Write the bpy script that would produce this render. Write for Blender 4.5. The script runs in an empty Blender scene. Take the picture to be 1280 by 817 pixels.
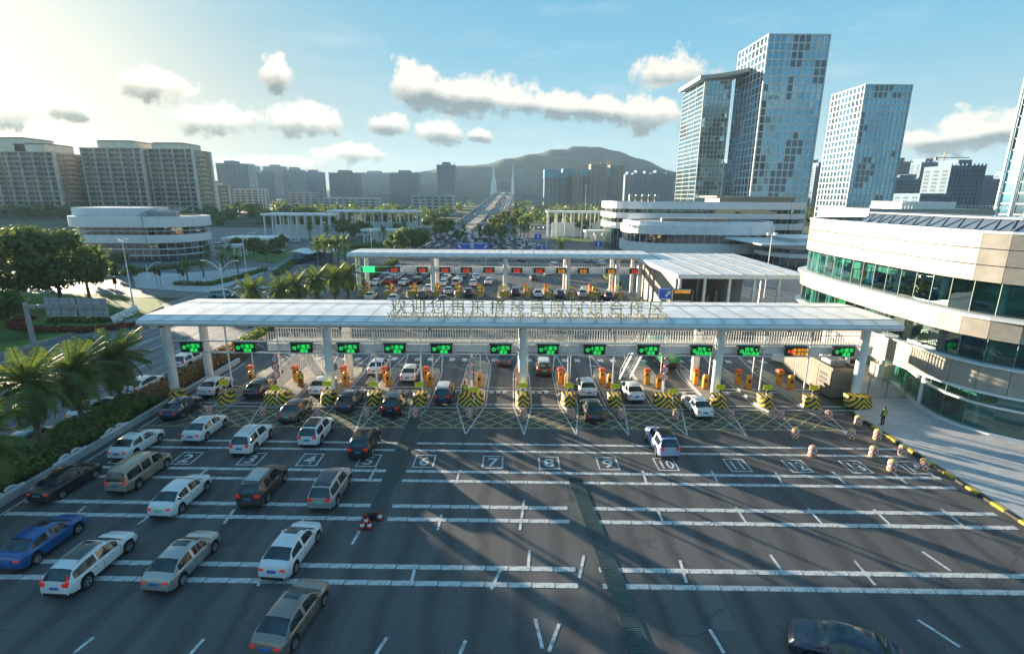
import bpy, bmesh, math, random
import numpy as np
from mathutils import Vector, Matrix
random.seed(7)
R = math.radians
SC = bpy.context.scene
COL = SC.collection
# ------------------------------------------------------------------ camera
TH, ROLL, FPX, PCX, PCY, HC = R(14.2), R(0.40), 642.0, 640.0, 408.5, 20.0
fw = Vector((0, math.cos(TH), -math.sin(TH)))
rt0 = Vector((1, 0, 0)); up0 = Vector((0, math.sin(TH), math.cos(TH)))
rt = rt0 * math.cos(ROLL) + up0 * math.sin(ROLL)
up = up0 * math.cos(ROLL) - rt0 * math.sin(ROLL)
cd = bpy.data.cameras.new('camera'); cam = bpy.data.objects.new('camera', cd); COL.objects.link(cam)
cam.matrix_world = Matrix(((rt.x, up.x, -fw.x, 0), (rt.y, up.y, -fw.y, 0), (rt.z, up.z, -fw.z, HC), (0, 0, 0, 1)))
cd.sensor_width = 36; cd.lens = FPX / 1280 * 36; cd.clip_start = 0.5; cd.clip_end = 30000
SC.camera = cam
def ray(px, py): return fw * FPX + rt * (px - PCX) + up * (PCY - py)
def G(px, py, h=0.0):            # point at height h seen at that place of the photograph
    d = ray(px, py); t = (h - HC) / d.z
    return (d.x * t, d.y * t)
def A(px, py, Y):                # point at distance Y -> (X, Z)
    d = ray(px, py); t = Y / d.y
    return (d.x * t, HC + d.z * t)
# ------------------------------------------------------------------ light
SUN_AZ, SUN_EL = R(-47.5), R(6.9)          # azimuth from +Y towards +X
SC.view_settings.view_transform = 'Standard'; SC.view_settings.look = 'None'
SC.view_settings.exposure = 2.3; SC.view_settings.gamma = 1
sd = bpy.data.lights.new('sun', 'SUN'); sd.energy = 4.5; sd.angle = R(0.5); sd.color = (1.0, 0.82, 0.60)
so = bpy.data.objects.new('sun', sd); COL.objects.link(so); so.location = (-200, 200, 200)
sdir = Vector((math.sin(SUN_AZ) * math.cos(SUN_EL), math.cos(SUN_AZ) * math.cos(SUN_EL), math.sin(SUN_EL)))
so.rotation_euler = (-sdir).to_track_quat('-Z', 'Y').to_euler()

def N(nt, typ, **kw):
    n = nt.nodes.new(typ)
    for k, v in kw.items():
        if k == 'op': n.operation = v
        else: setattr(n, k, v)
    return n
def L(nt, a, b): nt.links.new(a, b)
def mth(nt, op, a, b=None, c=None, clamp=False):
    n = nt.nodes.new('ShaderNodeMath'); n.operation = op; n.use_clamp = clamp
    for i, x in enumerate((a, b, c)):
        if x is None: continue
        if isinstance(x, (int, float)): n.inputs[i].default_value = x
        else: nt.links.new(x, n.inputs[i])
    return n.outputs[0]
def mixc(nt, fac, a, b, typ='MIX'):
    n = nt.nodes.new('ShaderNodeMix'); n.data_type = 'RGBA'; n.blend_type = typ
    for i, x in ((0, fac), (6, a), (7, b)):
        if isinstance(x, (int, float)): n.inputs[i].default_value = x
        elif isinstance(x, tuple): n.inputs[i].default_value = (*x[:3], 1)
        else: nt.links.new(x, n.inputs[i])
    return n.outputs[2]
def ramp(nt, fac, stops):
    n = nt.nodes.new('ShaderNodeValToRGB'); e = n.color_ramp.elements
    while len(e) < len(stops): e.new(0.5)
    for i, (p, c) in enumerate(stops):
        e[i].position = p; e[i].color = (*c, 1) if len(c) == 3 else c
    nt.links.new(fac, n.inputs[0]); return n.outputs[0]
def noise(nt, vec, scale, detail=4, rough=0.55, dim='3D'):
    n = nt.nodes.new('ShaderNodeTexNoise'); n.noise_dimensions = dim
    n.inputs['Scale'].default_value = scale; n.inputs['Detail'].default_value = detail; n.inputs['Roughness'].default_value = rough
    if vec is not None: nt.links.new(vec, n.inputs['Vector'])
    return n.outputs['Fac']

def azel(px, py):
    d = ray(px, py).normalized(); return math.atan2(d.x, d.y), math.asin(d.z)
def build_world():
    w = bpy.data.worlds.new('World'); SC.world = w; w.use_nodes = True
    nt = w.node_tree; bg = nt.nodes['Background']
    sky = N(nt, 'ShaderNodeTexSky', sky_type='NISHITA')
    sky.sun_disc = False; sky.sun_elevation = SUN_EL; sky.sun_rotation = SUN_AZ
    sky.altitude = 0; sky.air_density = 1.0; sky.dust_density = 1.2; sky.ozone_density = 2.2
    tc = N(nt, 'ShaderNodeTexCoord'); dirv = tc.outputs['Generated']
    sp = N(nt, 'ShaderNodeSeparateXYZ'); L(nt, dirv, sp.inputs[0])
    az = mth(nt, 'ARCTAN2', sp.outputs[0], sp.outputs[1]); el = mth(nt, 'ARCSINE', sp.outputs[2])
    n1 = noise(nt, dirv, 8, 3, 0.5); n2 = noise(nt, dirv, 30, 9, 0.66)
    cb = N(nt, 'ShaderNodeCombineXYZ')
    L(nt, az, cb.inputs[0]); L(nt, el, cb.inputs[1])
    clouds = [  # px, py, half width px, half height px of each cumulus in the photograph
        (205,107,42,19),(346,93,18,22),(272,150,52,22),(382,153,48,19),(85,136,32,17),(440,192,48,12),(520,106,30,26),
        (575,118,40,26),(632,124,42,24),(690,132,46,20),(745,138,40,16),(486,156,24,13),(552,166,30,14),(600,170,16,8),
        (838,90,44,24),(820,142,44,22),(1215,165,60,24),(1160,178,60,18),(1265,160,40,22),(1120,150,24,14),(330,205,80,10),(15,140,30,24)]
    for k in range(26):     # the same sort of clouds carry on behind the camera
        a = R(75 + k * 8.2); e = R(6 + 13 * ((k * 0.618) % 1))
        clouds.append((a, e, R(3 + 4 * ((k * 0.37) % 1)), R(1.2 + 1.5 * ((k * 0.77) % 1)), 1))
    acc = None; und = None
    for c in clouds:
        if len(c) == 4:
            a, e = azel(c[0], c[1]); a1, _ = azel(c[0] + c[2], c[1]); _, e1 = azel(c[0], c[1] - c[3]); sa, se = (a1 - a) * 1.3, (e1 - e) * 1.35
        else: a, e, sa, se = c[:4]
        s = N(nt, 'ShaderNodeVectorMath', op='SUBTRACT'); L(nt, cb.outputs[0], s.inputs[0]); s.inputs[1].default_value = (a, e, 0)
        m = N(nt, 'ShaderNodeVectorMath', op='MULTIPLY'); L(nt, s.outputs[0], m.inputs[0]); m.inputs[1].default_value = (1 / sa, 1 / se, 0)
        ln = N(nt, 'ShaderNodeVectorMath', op='LENGTH'); L(nt, m.outputs[0], ln.inputs[0])
        d = mth(nt, 'SUBTRACT', 1.0, ln.outputs['Value'])
        s2 = N(nt, 'ShaderNodeSeparateXYZ'); L(nt, m.outputs[0], s2.inputs[0])
        u = mth(nt, 'MULTIPLY', mth(nt, 'MAXIMUM', mth(nt, 'ADD', d, 0.35), 0.0), mth(nt, 'MULTIPLY', s2.outputs[1], -1.0))
        acc = d if acc is None else mth(nt, 'MAXIMUM', acc, d)
        und = u if und is None else mth(nt, 'ADD', und, u)
    dens = mth(nt, 'ADD', acc, mth(nt, 'MULTIPLY', mth(nt, 'SUBTRACT', n1, 0.5), 1.25))
    dens = mth(nt, 'ADD', dens, mth(nt, 'MULTIPLY', mth(nt, 'SUBTRACT', n2, 0.5), 2.3))
    mr = N(nt, 'ShaderNodeMapRange', interpolation_type='SMOOTHSTEP'); L(nt, dens, mr.inputs[0])
    mr.inputs[1].default_value = 0.05; mr.inputs[2].default_value = 0.50; mr.inputs[3].default_value = 0; mr.inputs[4].default_value = 0.93
    shade = mth(nt, 'ADD', mth(nt, 'MULTIPLY', und, 2.1), mth(nt, 'MULTIPLY', mth(nt, 'SUBTRACT', n2, 0.44), 1.7), clamp=True)
    # thin high cirrus
    mp = N(nt, 'ShaderNodeMapping'); mp.inputs['Scale'].default_value = (2.2, 9, 1); mp.inputs['Rotation'].default_value = (0, 0, 0.12)
    L(nt, cb.outputs[0], mp.inputs[0]); ci = noise(nt, mp.outputs[0], 1.7, 7, 0.62)
    cir = N(nt, 'ShaderNodeMapRange', interpolation_type='SMOOTHSTEP'); L(nt, ci, cir.inputs[0])
    cir.inputs[1].default_value = 0.50; cir.inputs[2].default_value = 0.74; cir.inputs[4].default_value = 0.55
    # closeness to the sun
    dt = N(nt, 'ShaderNodeVectorMath', op='DOT_PRODUCT'); L(nt, dirv, dt.inputs[0]); dt.inputs[1].default_value = sdir
    near = mth(nt, 'POWER', mth(nt, 'MAXIMUM', dt.outputs['Value'], 0.0), 7.0)
    tint = mixc(nt, 1.0, sky.outputs[0], (0.45, 0.54, 0.58), 'MULTIPLY')
    eln = mth(nt, 'MULTIPLY', el, 1 / R(90), clamp=True)
    far_ = ramp(nt, eln, [(0.0, (2.4, 3.0, 3.1)), (0.07, (1.8, 2.8, 3.2)), (0.15, (.95, 2.3, 3.15)), (0.26, (.58, 1.85, 2.95)), (0.60, (.50, 1.4, 2.4)), (1.0, (.45, 1.2, 2.1))])
    warm = ramp(nt, eln, [(0.0, (3.2, 2.85, 2.0)), (0.08, (3.0, 2.85, 2.3)), (0.20, (1.9, 2.65, 2.75)), (0.34, (.85, 2.0, 2.9)), (0.7, (.50, 1.4, 2.4)), (1.0, (.45, 1.2, 2.1))])
    side = mth(nt, 'POWER', mth(nt, 'MAXIMUM', mth(nt, 'ADD', mth(nt, 'MULTIPLY', dt.outputs['Value'], .70), .30), 0.0), 13.0)
    grad = mixc(nt, side, far_, warm)
    hz = mixc(nt, 0.02, grad, tint)
    hz = mixc(nt, mth(nt, 'MULTIPLY', mth(nt, 'POWER', near, 4.5), 0.75), hz, (5.74, 5.39, 4.41))
    hz = mixc(nt, mth(nt, 'MULTIPLY', cir.outputs[0], 0.5), hz, (3.5, 3.78, 3.64))
    lit = mixc(nt, near, (4.3, 4.05, 3.6), (5.2, 4.9, 4.2)); drk = mixc(nt, near, (1.0, 1.25, 1.35), (1.15, 1.2, 1.0))
    cc = mixc(nt, shade, lit, drk)
    out = mixc(nt, mr.outputs[0], hz, cc)
    L(nt, out, bg.inputs[0]); bg.inputs[1].default_value = 0.05
build_world()
# ------------------------------------------------------------------ materials
MATS = {}
def mat(name, col, rough=0.6, metal=0.0, var=0.12, scale=3.0, bump=0.0, bscale=40.0, emit=None, estr=0.0, col2=None, coat=0.0, spec=None, alpha=None, obj=False):
    if name in MATS: return MATS[name]
    m = bpy.data.materials.new(name); m.use_nodes = True; nt = m.node_tree; b = nt.nodes['Principled BSDF']
    tc = N(nt, 'ShaderNodeTexCoord'); vec = tc.outputs['Object']
    nz = noise(nt, vec, scale, 5, 0.6)
    c2 = col2 or tuple(max(0, c * (1 - 2.2 * var)) for c in col); c1 = tuple(min(1, c * (1 + var)) for c in col)
    mr = ramp(nt, nz, [(0.32, c2), (0.68, c1)])
    L(nt, mr, b.inputs['Base Color'])
    b.inputs['Metallic'].default_value = metal
    rr = mth(nt, 'ADD', mth(nt, 'MULTIPLY', mth(nt, 'SUBTRACT', nz, 0.5), 0.25), rough, clamp=True); L(nt, rr, b.inputs['Roughness'])
    if coat: b.inputs['Coat Weight'].default_value = coat; b.inputs['Coat Roughness'].default_value = 0.05
    if spec is not None: b.inputs['Specular IOR Level'].default_value = spec
    if emit: b.inputs['Emission Color'].default_value = (*emit, 1); b.inputs['Emission Strength'].default_value = estr
    if bump:
        bn = N(nt, 'ShaderNodeBump'); bn.inputs['Strength'].default_value = bump; bn.inputs['Distance'].default_value = 0.05
        L(nt, noise(nt, vec, bscale, 4, 0.6), bn.inputs['Height']); L(nt, bn.outputs[0], b.inputs['Normal'])
    MATS[name] = m; return m
def foliage(name, dark, light, scale=0.6):
    m = bpy.data.materials.new(name); m.use_nodes = True; nt = m.node_tree; b = nt.nodes['Principled BSDF']
    tc = N(nt, 'ShaderNodeTexCoord'); g = N(nt, 'ShaderNodeNewGeometry')
    nz = noise(nt, tc.outputs['Object'], scale, 3, 0.6)
    f = mth(nt, 'ADD', mth(nt, 'MULTIPLY', nz, 0.7), mth(nt, 'MULTIPLY', g.outputs['Random Per Island'], 0.35))
    L(nt, ramp(nt, f, [(0.3, dark), (0.75, light)]), b.inputs['Base Color'])
    b.inputs['Roughness'].default_value = 0.62
    try: b.inputs['Subsurface Weight'].default_value = 0.0
    except Exception: pass
    tr = N(nt, 'ShaderNodeBsdfTranslucent'); tr.inputs[0].default_value = (light[0] * 1.5, light[1] * 1.5, light[2] * 0.8, 1)
    mx = N(nt, 'ShaderNodeMixShader'); mx.inputs[0].default_value = 0.25
    L(nt, b.outputs[0], mx.inputs[1]); L(nt, tr.outputs[0], mx.inputs[2]); L(nt, mx.outputs[0], nt.nodes['Material Output'].inputs[0])
    MATS[name] = m; return m
def asphalt(name, base, patch):
    m = bpy.data.materials.new(name); m.use_nodes = True; nt = m.node_tree; b = nt.nodes['Principled BSDF']
    tc = N(nt, 'ShaderNodeTexCoord'); v = tc.outputs['Object']
    mp = N(nt, 'ShaderNodeMapping'); mp.inputs['Scale'].default_value = (1.1, 0.07, 1); L(nt, v, mp.inputs[0])
    streak = noise(nt, mp.outputs[0], 1.0, 4, 0.6); big = noise(nt, v, 0.12, 5, 0.6); fine = noise(nt, v, 28, 3, 0.7)
    f = mth(nt, 'ADD', mth(nt, 'ADD', mth(nt, 'MULTIPLY', streak, 0.45), mth(nt, 'MULTIPLY', big, 0.4)), mth(nt, 'MULTIPLY', fine, 0.25))
    c = ramp(nt, f, [(0.38, base), (0.62, patch)])
    st = N(nt, 'ShaderNodeMapRange'); L(nt, noise(nt, v, 0.55, 3, 0.5), st.inputs[0]); st.inputs[1].default_value = 0.68; st.inputs[2].default_value = 0.78
    c = mixc(nt, mth(nt, 'MULTIPLY', st.outputs[0], 0.4), c, tuple(x * 0.45 for x in base))
    vo = N(nt, 'ShaderNodeTexVoronoi', feature='DISTANCE_TO_EDGE'); vo.inputs['Scale'].default_value = 0.11
    wv = N(nt, 'ShaderNodeVectorMath', op='ADD'); L(nt, v, wv.inputs[0]); nv = N(nt, 'ShaderNodeTexNoise'); nv.inputs['Scale'].default_value = .35; nv.inputs['Detail'].default_value = 5; L(nt, v, nv.inputs['Vector'])
    sc2 = N(nt, 'ShaderNodeVectorMath', op='MULTIPLY'); L(nt, nv.outputs['Color'], sc2.inputs[0]); sc2.inputs[1].default_value = (5, 5, 0); L(nt, sc2.outputs[0], wv.inputs[1]); L(nt, wv.outputs[0], vo.inputs['Vector'])
    crk = N(nt, 'ShaderNodeMapRange'); L(nt, vo.outputs['Distance'], crk.inputs[0]); crk.inputs[1].default_value = 0.0; crk.inputs[2].default_value = 0.0045; crk.inputs[3].default_value = .55; crk.inputs[4].default_value = 0
    c = mixc(nt, crk.outputs[0], c, tuple(x * 0.3 for x in base))
    sx = N(nt, 'ShaderNodeSeparateXYZ'); L(nt, v, sx.inputs[0])
    tw = mth(nt, 'SINE', mth(nt, 'MULTIPLY', mth(nt, 'ADD', sx.outputs[0], mth(nt, 'MULTIPLY', mth(nt, 'SUBTRACT', big, .5), 3.0)), 2.75))
    c = mixc(nt, mth(nt, 'MULTIPLY', mth(nt, 'MULTIPLY', mth(nt, 'MAXIMUM', tw, 0.0), streak), 1.1), c, tuple(x * 0.62 for x in base))
    L(nt, c, b.inputs['Base Color']); b.inputs['Roughness'].default_value = 0.68
    bn = N(nt, 'ShaderNodeBump'); bn.inputs['Strength'].default_value = 0.35; bn.inputs['Distance'].default_value = 0.02
    L(nt, noise(nt, v, 60, 3, 0.7), bn.inputs['Height']); L(nt, bn.outputs[0], b.inputs['Normal'])
    MATS[name] = m; return m
def chevron(name, c1, c2, k, check=False):
    m = bpy.data.materials.new(name); m.use_nodes = True; nt = m.node_tree; b = nt.nodes['Principled BSDF']
    tc = N(nt, 'ShaderNodeTexCoord'); sp = N(nt, 'ShaderNodeSeparateXYZ'); L(nt, tc.outputs['Object'], sp.inputs[0])
    if check:
        ck = N(nt, 'ShaderNodeTexChecker'); ck.inputs['Scale'].default_value = k; L(nt, tc.outputs['Object'], ck.inputs[0]); f = ck.outputs['Fac']
    else:
        s = mth(nt, 'ADD', mth(nt, 'MULTIPLY', mth(nt, 'ABSOLUTE', sp.outputs[0]), 1.0), sp.outputs[2])
        f = mth(nt, 'GREATER_THAN', mth(nt, 'FRACT', mth(nt, 'MULTIPLY', s, k)), 0.5)
    nz = noise(nt, tc.outputs['Object'], 5, 5, 0.6)
    c = mixc(nt, f, c1, c2); c = mixc(nt, mth(nt, 'MULTIPLY', nz, 0.3), c, (0.12, 0.11, 0.1))
    L(nt, c, b.inputs['Base Color']); b.inputs['Roughness'].default_value = 0.6
    MATS[name] = m; return m
def wornpaint(name, col, under, amt=.5):
    m = mat(name, col, .62, var=.12, scale=1.6, bump=.05); nt = m.node_tree; b = nt.nodes['Principled BSDF']; src = b.inputs['Base Color'].links[0].from_socket
    tc = N(nt, 'ShaderNodeTexCoord'); a = noise(nt, tc.outputs['Object'], 2.2, 8, .72); w = N(nt, 'ShaderNodeMapRange'); L(nt, a, w.inputs[0]); w.inputs[1].default_value = .49; w.inputs[2].default_value = .62; w.inputs[4].default_value = amt
    L(nt, mixc(nt, w.outputs[0], src, under), b.inputs['Base Color']); return m
# ------------------------------------------------------------------ mesh builder
class MB:
    def __init__(s): s.v = []; s.f = []; s.m = []; s.M = None
    def add(s, vs, fs, mi=0):
        o = len(s.v)
        if s.M is not None: vs = [tuple(s.M @ Vector(p)) for p in vs]
        s.v += [tuple(p) for p in vs]
        for f in fs: s.f.append(tuple(i + o for i in f)); s.m.append(mi)
        return s
    def quad(s, a, b, c, d, mi=0): return s.add([a, b, c, d], [(0, 1, 2, 3)], mi)
    def box(s, x0, x1, y0, y1, z0, z1, mi=0):
        return s.add([(x0, y0, z0), (x1, y0, z0), (x1, y1, z0), (x0, y1, z0), (x0, y0, z1), (x1, y0, z1), (x1, y1, z1), (x0, y1, z1)],
              [(3, 2, 1, 0), (4, 5, 6, 7), (0, 1, 5, 4), (1, 2, 6, 5), (2, 3, 7, 6), (3, 0, 4, 7)], mi)
    def bar(s, p0, p1, w, h, mi=0, z=None):         # box along p0-p1 (w sideways, h up)
        a, b = Vector(p0), Vector(p1); d = (b - a).normalized(); u = Vector((0, 0, 1)) if abs(d.z) < 0.95 else Vector((0, 1, 0))
        sx = d.cross(u).normalized() * w / 2; sz = sx.cross(d).normalized() * h / 2
        vs = [a - sx - sz, a + sx - sz, a + sx + sz, a - sx + sz, b - sx - sz, b + sx - sz, b + sx + sz, b - sx + sz]
        return s.add(vs, [(0, 1, 2, 3), (7, 6, 5, 4), (0, 4, 5, 1), (1, 5, 6, 2), (2, 6, 7, 3), (3, 7, 4, 0)], mi)
    def tube(s, p0, p1, r0, r1=None, n=8, mi=0, cap=True):
        r1 = r0 if r1 is None else r1
        a, b = Vector(p0), Vector(p1); d = (b - a).normalized(); u = Vector((0, 0, 1)) if abs(d.z) < 0.9 else Vector((1, 0, 0))
        x = d.cross(u).normalized(); y = x.cross(d)
        vs = [a + (x * math.cos(t) + y * math.sin(t)) * r0 for t in [2 * math.pi * i / n for i in range(n)]]
        vs += [b + (x * math.cos(t) + y * math.sin(t)) * r1 for t in [2 * math.pi * i / n for i in range(n)]]
        fs = [(i, i + n, (i + 1) % n + n, (i + 1) % n) for i in range(n)]
        if cap: fs += [tuple(range(n)), tuple(range(2 * n - 1, n - 1, -1))]
        return s.add(vs, fs, mi)
    def prism(s, poly, z0, z1, mi=0, top=None, bottom=True):
        n = len(poly); vs = [(p[0], p[1], z0) for p in poly] + [(p[0], p[1], z1) for p in poly]
        s.add(vs, [(i, (i + 1) % n, (i + 1) % n + n, i + n) for i in range(n)], mi)
        s.add(vs[n:], [tuple(range(n))], mi if top is None else top)
        if bottom: s.add(vs[:n], [tuple(range(n - 1, -1, -1))], mi)
        return s
    def lathe(s, prof, n=12, mi=0, c=(0, 0)):
        vs = []; k = len(prof)
        for i in range(n):
            t = 2 * math.pi * i / n
            vs += [(c[0] + r * math.cos(t), c[1] + r * math.sin(t), z) for r, z in prof]
        fs = [(i * k + j, ((i + 1) % n) * k + j, ((i + 1) % n) * k + j + 1, i * k + j + 1) for i in range(n) for j in range(k - 1)]
        return s.add(vs, fs, mi)
    def loft(s, rings, mi=0, closed=False, mfun=None):
        o = len(s.v); k = len(rings[0])
        for r in rings: s.v += [tuple(p) for p in r]
        for i in range(len(rings) - 1):
            for j in range(k if closed else k - 1):
                j2 = (j + 1) % k
                s.f.append((o + i * k + j, o + i * k + j2, o + (i + 1) * k + j2, o + (i + 1) * k + j)); s.m.append(mfun(i, j) if mfun else mi)
        return s
    def mesh(s, name, mats, smooth=None):
        me = bpy.data.meshes.new(name); me.from_pydata(s.v, [], s.f)
        for m in (mats if isinstance(mats, (list, tuple)) else [mats]): me.materials.append(m)
        if any(s.m): me.polygons.foreach_set('material_index', s.m)
        me.update()
        if smooth is not None:
            me.polygons.foreach_set('use_smooth', [True] * len(me.polygons)); me.set_sharp_from_angle(angle=R(smooth))
        return me
    def build(s, name, mats, parent=None, loc=None, smooth=None, kind=None, rz=None):
        return link(name, s.mesh(name, mats, smooth), parent, loc, kind, rz)
def link(name, me, parent=None, loc=None, kind=None, rz=None):
    o = bpy.data.objects.new(name, me); COL.objects.link(o)
    if parent is not None: o.parent = parent
    if loc is not None: o.location = loc
    if rz is not None: o.rotation_euler = (0, 0, rz)
    if kind: o['kind'] = kind
    return o
def tag(o, label=None, cat=None, group=None, kind=None):
    if label: o['label'] = label
    if cat: o['category'] = cat
    if group: o['group'] = group
    if kind: o['kind'] = kind
    return o
def thing(name, label, cat, loc=(0, 0, 0), rz=0, group=None):
    o = bpy.data.objects.new(name, None); COL.objects.link(o); o.location = loc; o.rotation_euler = (0, 0, rz)
    return tag(o, label, cat, group)
KIDS = {}
def dup(root, loc, rz=None, label=None, group=None, scale=None):
    r = root.copy(); COL.objects.link(r); r.location = loc
    if rz is not None: r.rotation_euler = (0, 0, rz)
    if scale is not None: r.scale = scale if isinstance(scale, tuple) else (scale,) * 3
    if label: r['label'] = label
    if group: r['group'] = group
    if root.name not in KIDS: KIDS[root.name] = [(ch, list(ch.children)) for ch in root.children]
    for ch, gs in KIDS[root.name]:
        c = ch.copy(); COL.objects.link(c); c.parent = r
        for g in gs:
            d = g.copy(); COL.objects.link(d); d.parent = c
    return r
def text_mesh(name, s, size, m, depth=0.02, bold=0.0, align='CENTER'):
    cu = bpy.data.curves.new(name, 'FONT'); cu.body = s; cu.size = size; cu.extrude = depth; cu.offset = bold
    cu.align_x = align; cu.align_y = 'BOTTOM_BASELINE'; cu.resolution_u = 2
    o = bpy.data.objects.new(name, cu); COL.objects.link(o)
    dg = bpy.context.evaluated_depsgraph_get(); me = bpy.data.meshes.new_from_object(o.evaluated_get(dg))
    bpy.data.objects.remove(o); bpy.data.curves.remove(cu)
    me.materials.clear(); me.materials.append(m); me.name = name; return me
white = mat('white_paint', (0.78, 0.79, 0.78), 0.5, var=0.06, scale=0.7)
whitem = mat('white_metal', (0.72, 0.75, 0.76), 0.42, var=0.07, scale=1.3)
grey = mat('grey_steel', (0.32, 0.34, 0.35), 0.45, metal=0.3, scale=2)
dgrey = mat('dark_steel', (0.06, 0.065, 0.07), 0.5, scale=2)
black = mat('black_plastic', (0.015, 0.015, 0.017), 0.5, scale=4)
conc = mat('concrete', (0.36, 0.35, 0.33), 0.8, scale=0.9, bump=0.15)
orange = mat('orange_paint', (0.85, 0.30, 0.02), 0.45, var=0.1, scale=3)
redor = mat('red_orange', (0.62, 0.11, 0.035), 0.5, scale=3)
yellow = mat('yellow_sign', (0.85, 0.72, 0.02), 0.5, var=0.05, scale=3)
blue = mat('blue_sign', (0.015, 0.09, 0.55), 0.4, var=0.05, scale=2)
red = mat('red_paint', (0.6, 0.02, 0.02), 0.4, scale=3)
# ------------------------------------------------------------------ ground, roads, markings
asph = asphalt('asphalt', (0.062, 0.064, 0.067), (0.112, 0.110, 0.107))
asph2 = asphalt('old_asphalt', (0.10, 0.11, 0.115), (0.19, 0.195, 0.195))
grassm = mat('grass_ground', (0.10, 0.19, 0.03), 0.9, var=0.25, scale=0.25, bump=0.4, bscale=12)
landm = mat('land', (0.065, 0.085, 0.04), 0.95, var=0.3, scale=0.02, bump=0.3, bscale=1)
linew = wornpaint('road_paint_white', (0.66, 0.68, 0.67), (.16, .165, .17), .75)
liney = wornpaint('road_paint_yellow', (0.50, 0.45, 0.20), (.10, .10, .09), .8)
def sheet(name, poly, z, m, parent=None):
    mb = MB(); mb.add([(p[0], p[1], z) for p in poly], [tuple(range(len(poly)))]); return mb.build(name, m, parent)
g = sheet('ground', [(-3000, -400), (3000, -400), (3000, 2600), (-3000, 2600)], -0.06, landm); tag(g, kind='structure')
road = sheet('toll_plaza_road', [(-33.4, -25), (32.6, -25), (32.6, 62), (48, 62), (48, 135), (70, 175), (75, 360), (0, 420), (-75, 420), (-75, 175), (-40, 135), (-40, 66), (-33.4, 66)], 0.0, asph); tag(road, kind='structure')
r2 = sheet('side_road', [(-66, -25), (-39.4, -25), (-39.4, 100), (-40.2, 135), (-75.5, 175), (-75.5, 330), (-250, 330), (-250, 101), (-66, 101)], -0.01, asph2); tag(r2, kind='structure')
r3 = sheet('service_yard', [(48.2, 66), (130, 66), (150, 360), (76, 360), (75.2, 175), (48.2, 135)], -0.012, asph2); tag(r3, kind='structure')
# transverse rumble lines made of separate thermoplastic slabs
X0, X1 = -32.6, 31.9
def skewY(py): return G(640, py)[1]
KSK = -0.012                                        # the rows run very slightly askew
slab_mb = {}
def slab_row(py, dy, width, gap0, step, near):
    Y = skewY(py)
    n = int((X1 - X0) / step)
    mats_stuff = MB()
    for i in range(n + 1):
        xa = X0 + i * step + 0.02; xb = min(X1, X0 + (i + 1) * step - 0.03)
        if xb - xa < 0.2: continue
        if any(a < (xa + xb) / 2 < b for a, b in gap0): continue
        key = (round(xb - xa, 2), width)
        if key not in slab_mb:
            w = xb - xa; sk = 0.10
            m = MB(); m.add([(-w/2 , -width/2, 0.008), (w/2, -width/2, 0.008), (w/2, width/2, 0.008), (-w/2, width/2, 0.008),
                             (-w/2, -width/2, 0), (w/2, -width/2, 0), (w/2, width/2, 0), (-w/2, width/2, 0)],
                            [(0, 1, 2, 3), (4, 5, 1, 0), (5, 6, 2, 1), (6, 7, 3, 2), (7, 4, 0, 3)])
            slab_mb[key] = m.mesh('line_slab', linew)
        xc = (xa + xb) / 2
        if near: link('line_slab', slab_mb[key], road, (xc, Y + dy + KSK * xc, 0.003))
        else:
            mats_stuff.M = Matrix.Translation((xc, Y + dy + KSK * xc, 0.003)); mats_stuff.box(-(xb-xa)/2, (xb-xa)/2, -width/2, width/2, 0, 0.006)
    if not near: mats_stuff.M = None; o = mats_stuff.build('line_slabs', linew, road); o['kind'] = 'stuff'
dr1 = lambda Y: (-9.6 - (40 - Y) * 0.115, -8.4 - (40 - Y) * 0.115)
for py, sep, w, near in ((720, 0.62, 0.36, 1), (642, 0.72, 0.38, 1), (596, 0.66, 0.34, 0), (559.5, 0.62, 0.3, 0)):
    Y = skewY(py)
    gaps = []
    if py > 600: gaps.append((4.0 - 0.05 , 5.35))
    if py < 650: gaps.append((-9.7, -8.3))
    for s in (-1, 1): slab_row(py, s * sep, w, gaps, 1.25 if py > 700 else 1.3, near)
mk = MB()
def stripe(a, b, w=0.16, mi=0, z=0.012):
    a = Vector((*a, z)); b = Vector((*b, z)); d = (b - a).normalized(); n = Vector((-d.y, d.x, 0)) * w / 2
    mk.quad(a - n, b - n, b + n, a + n, mi)
# short lane dashes in the photograph
for a, b in (((655,625),(650,662)),((662,687),(660,712)),((520,705),(513,731)),((627,709),(614,736)),((730,694),(724,722)),((850,700),(858,728)),
             ((963,693),(980,717)),((1068,700),(1094,731)),((1153,689),(1188,713)),((1147,774),(1200,808)),((887,786),(905,816)),((669,773),(678,810)),((699,779),(686,814)),
             ((582,800),(575,817)),((484,796),(470,817)),((255,798),(238,817)),((117,796),(92,816)),((575,587),(570,604)),((803,588),(808,603)),((889,588),(897,602)),
             ((969,590),(978,604)),((1040,589),(1056,604)),((1116,590),(1134,605)),((821,635),(830,655)),((920,634),(934,655)),((1010,635),(1028,655)),((1092,636),(1112,655)),
             ((1177,636),(1203,656)),((383,645),(370,660)),((293,636),(280,654)),((470,585),(462,598)),((552,643),(547,662)),((107,632),(84,652)),((194,640),(172,655)),((260,586),(240,600)),
             ((450,662),(440,680)),((345,700),(322,732))):
    stripe(G(*a), G(*b), 0.17)
# edge lines
stripe((-32.75, -20), (-32.75, 60), 0.15); stripe((31.6, 34), (31.6, 36), 0.15)
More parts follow.
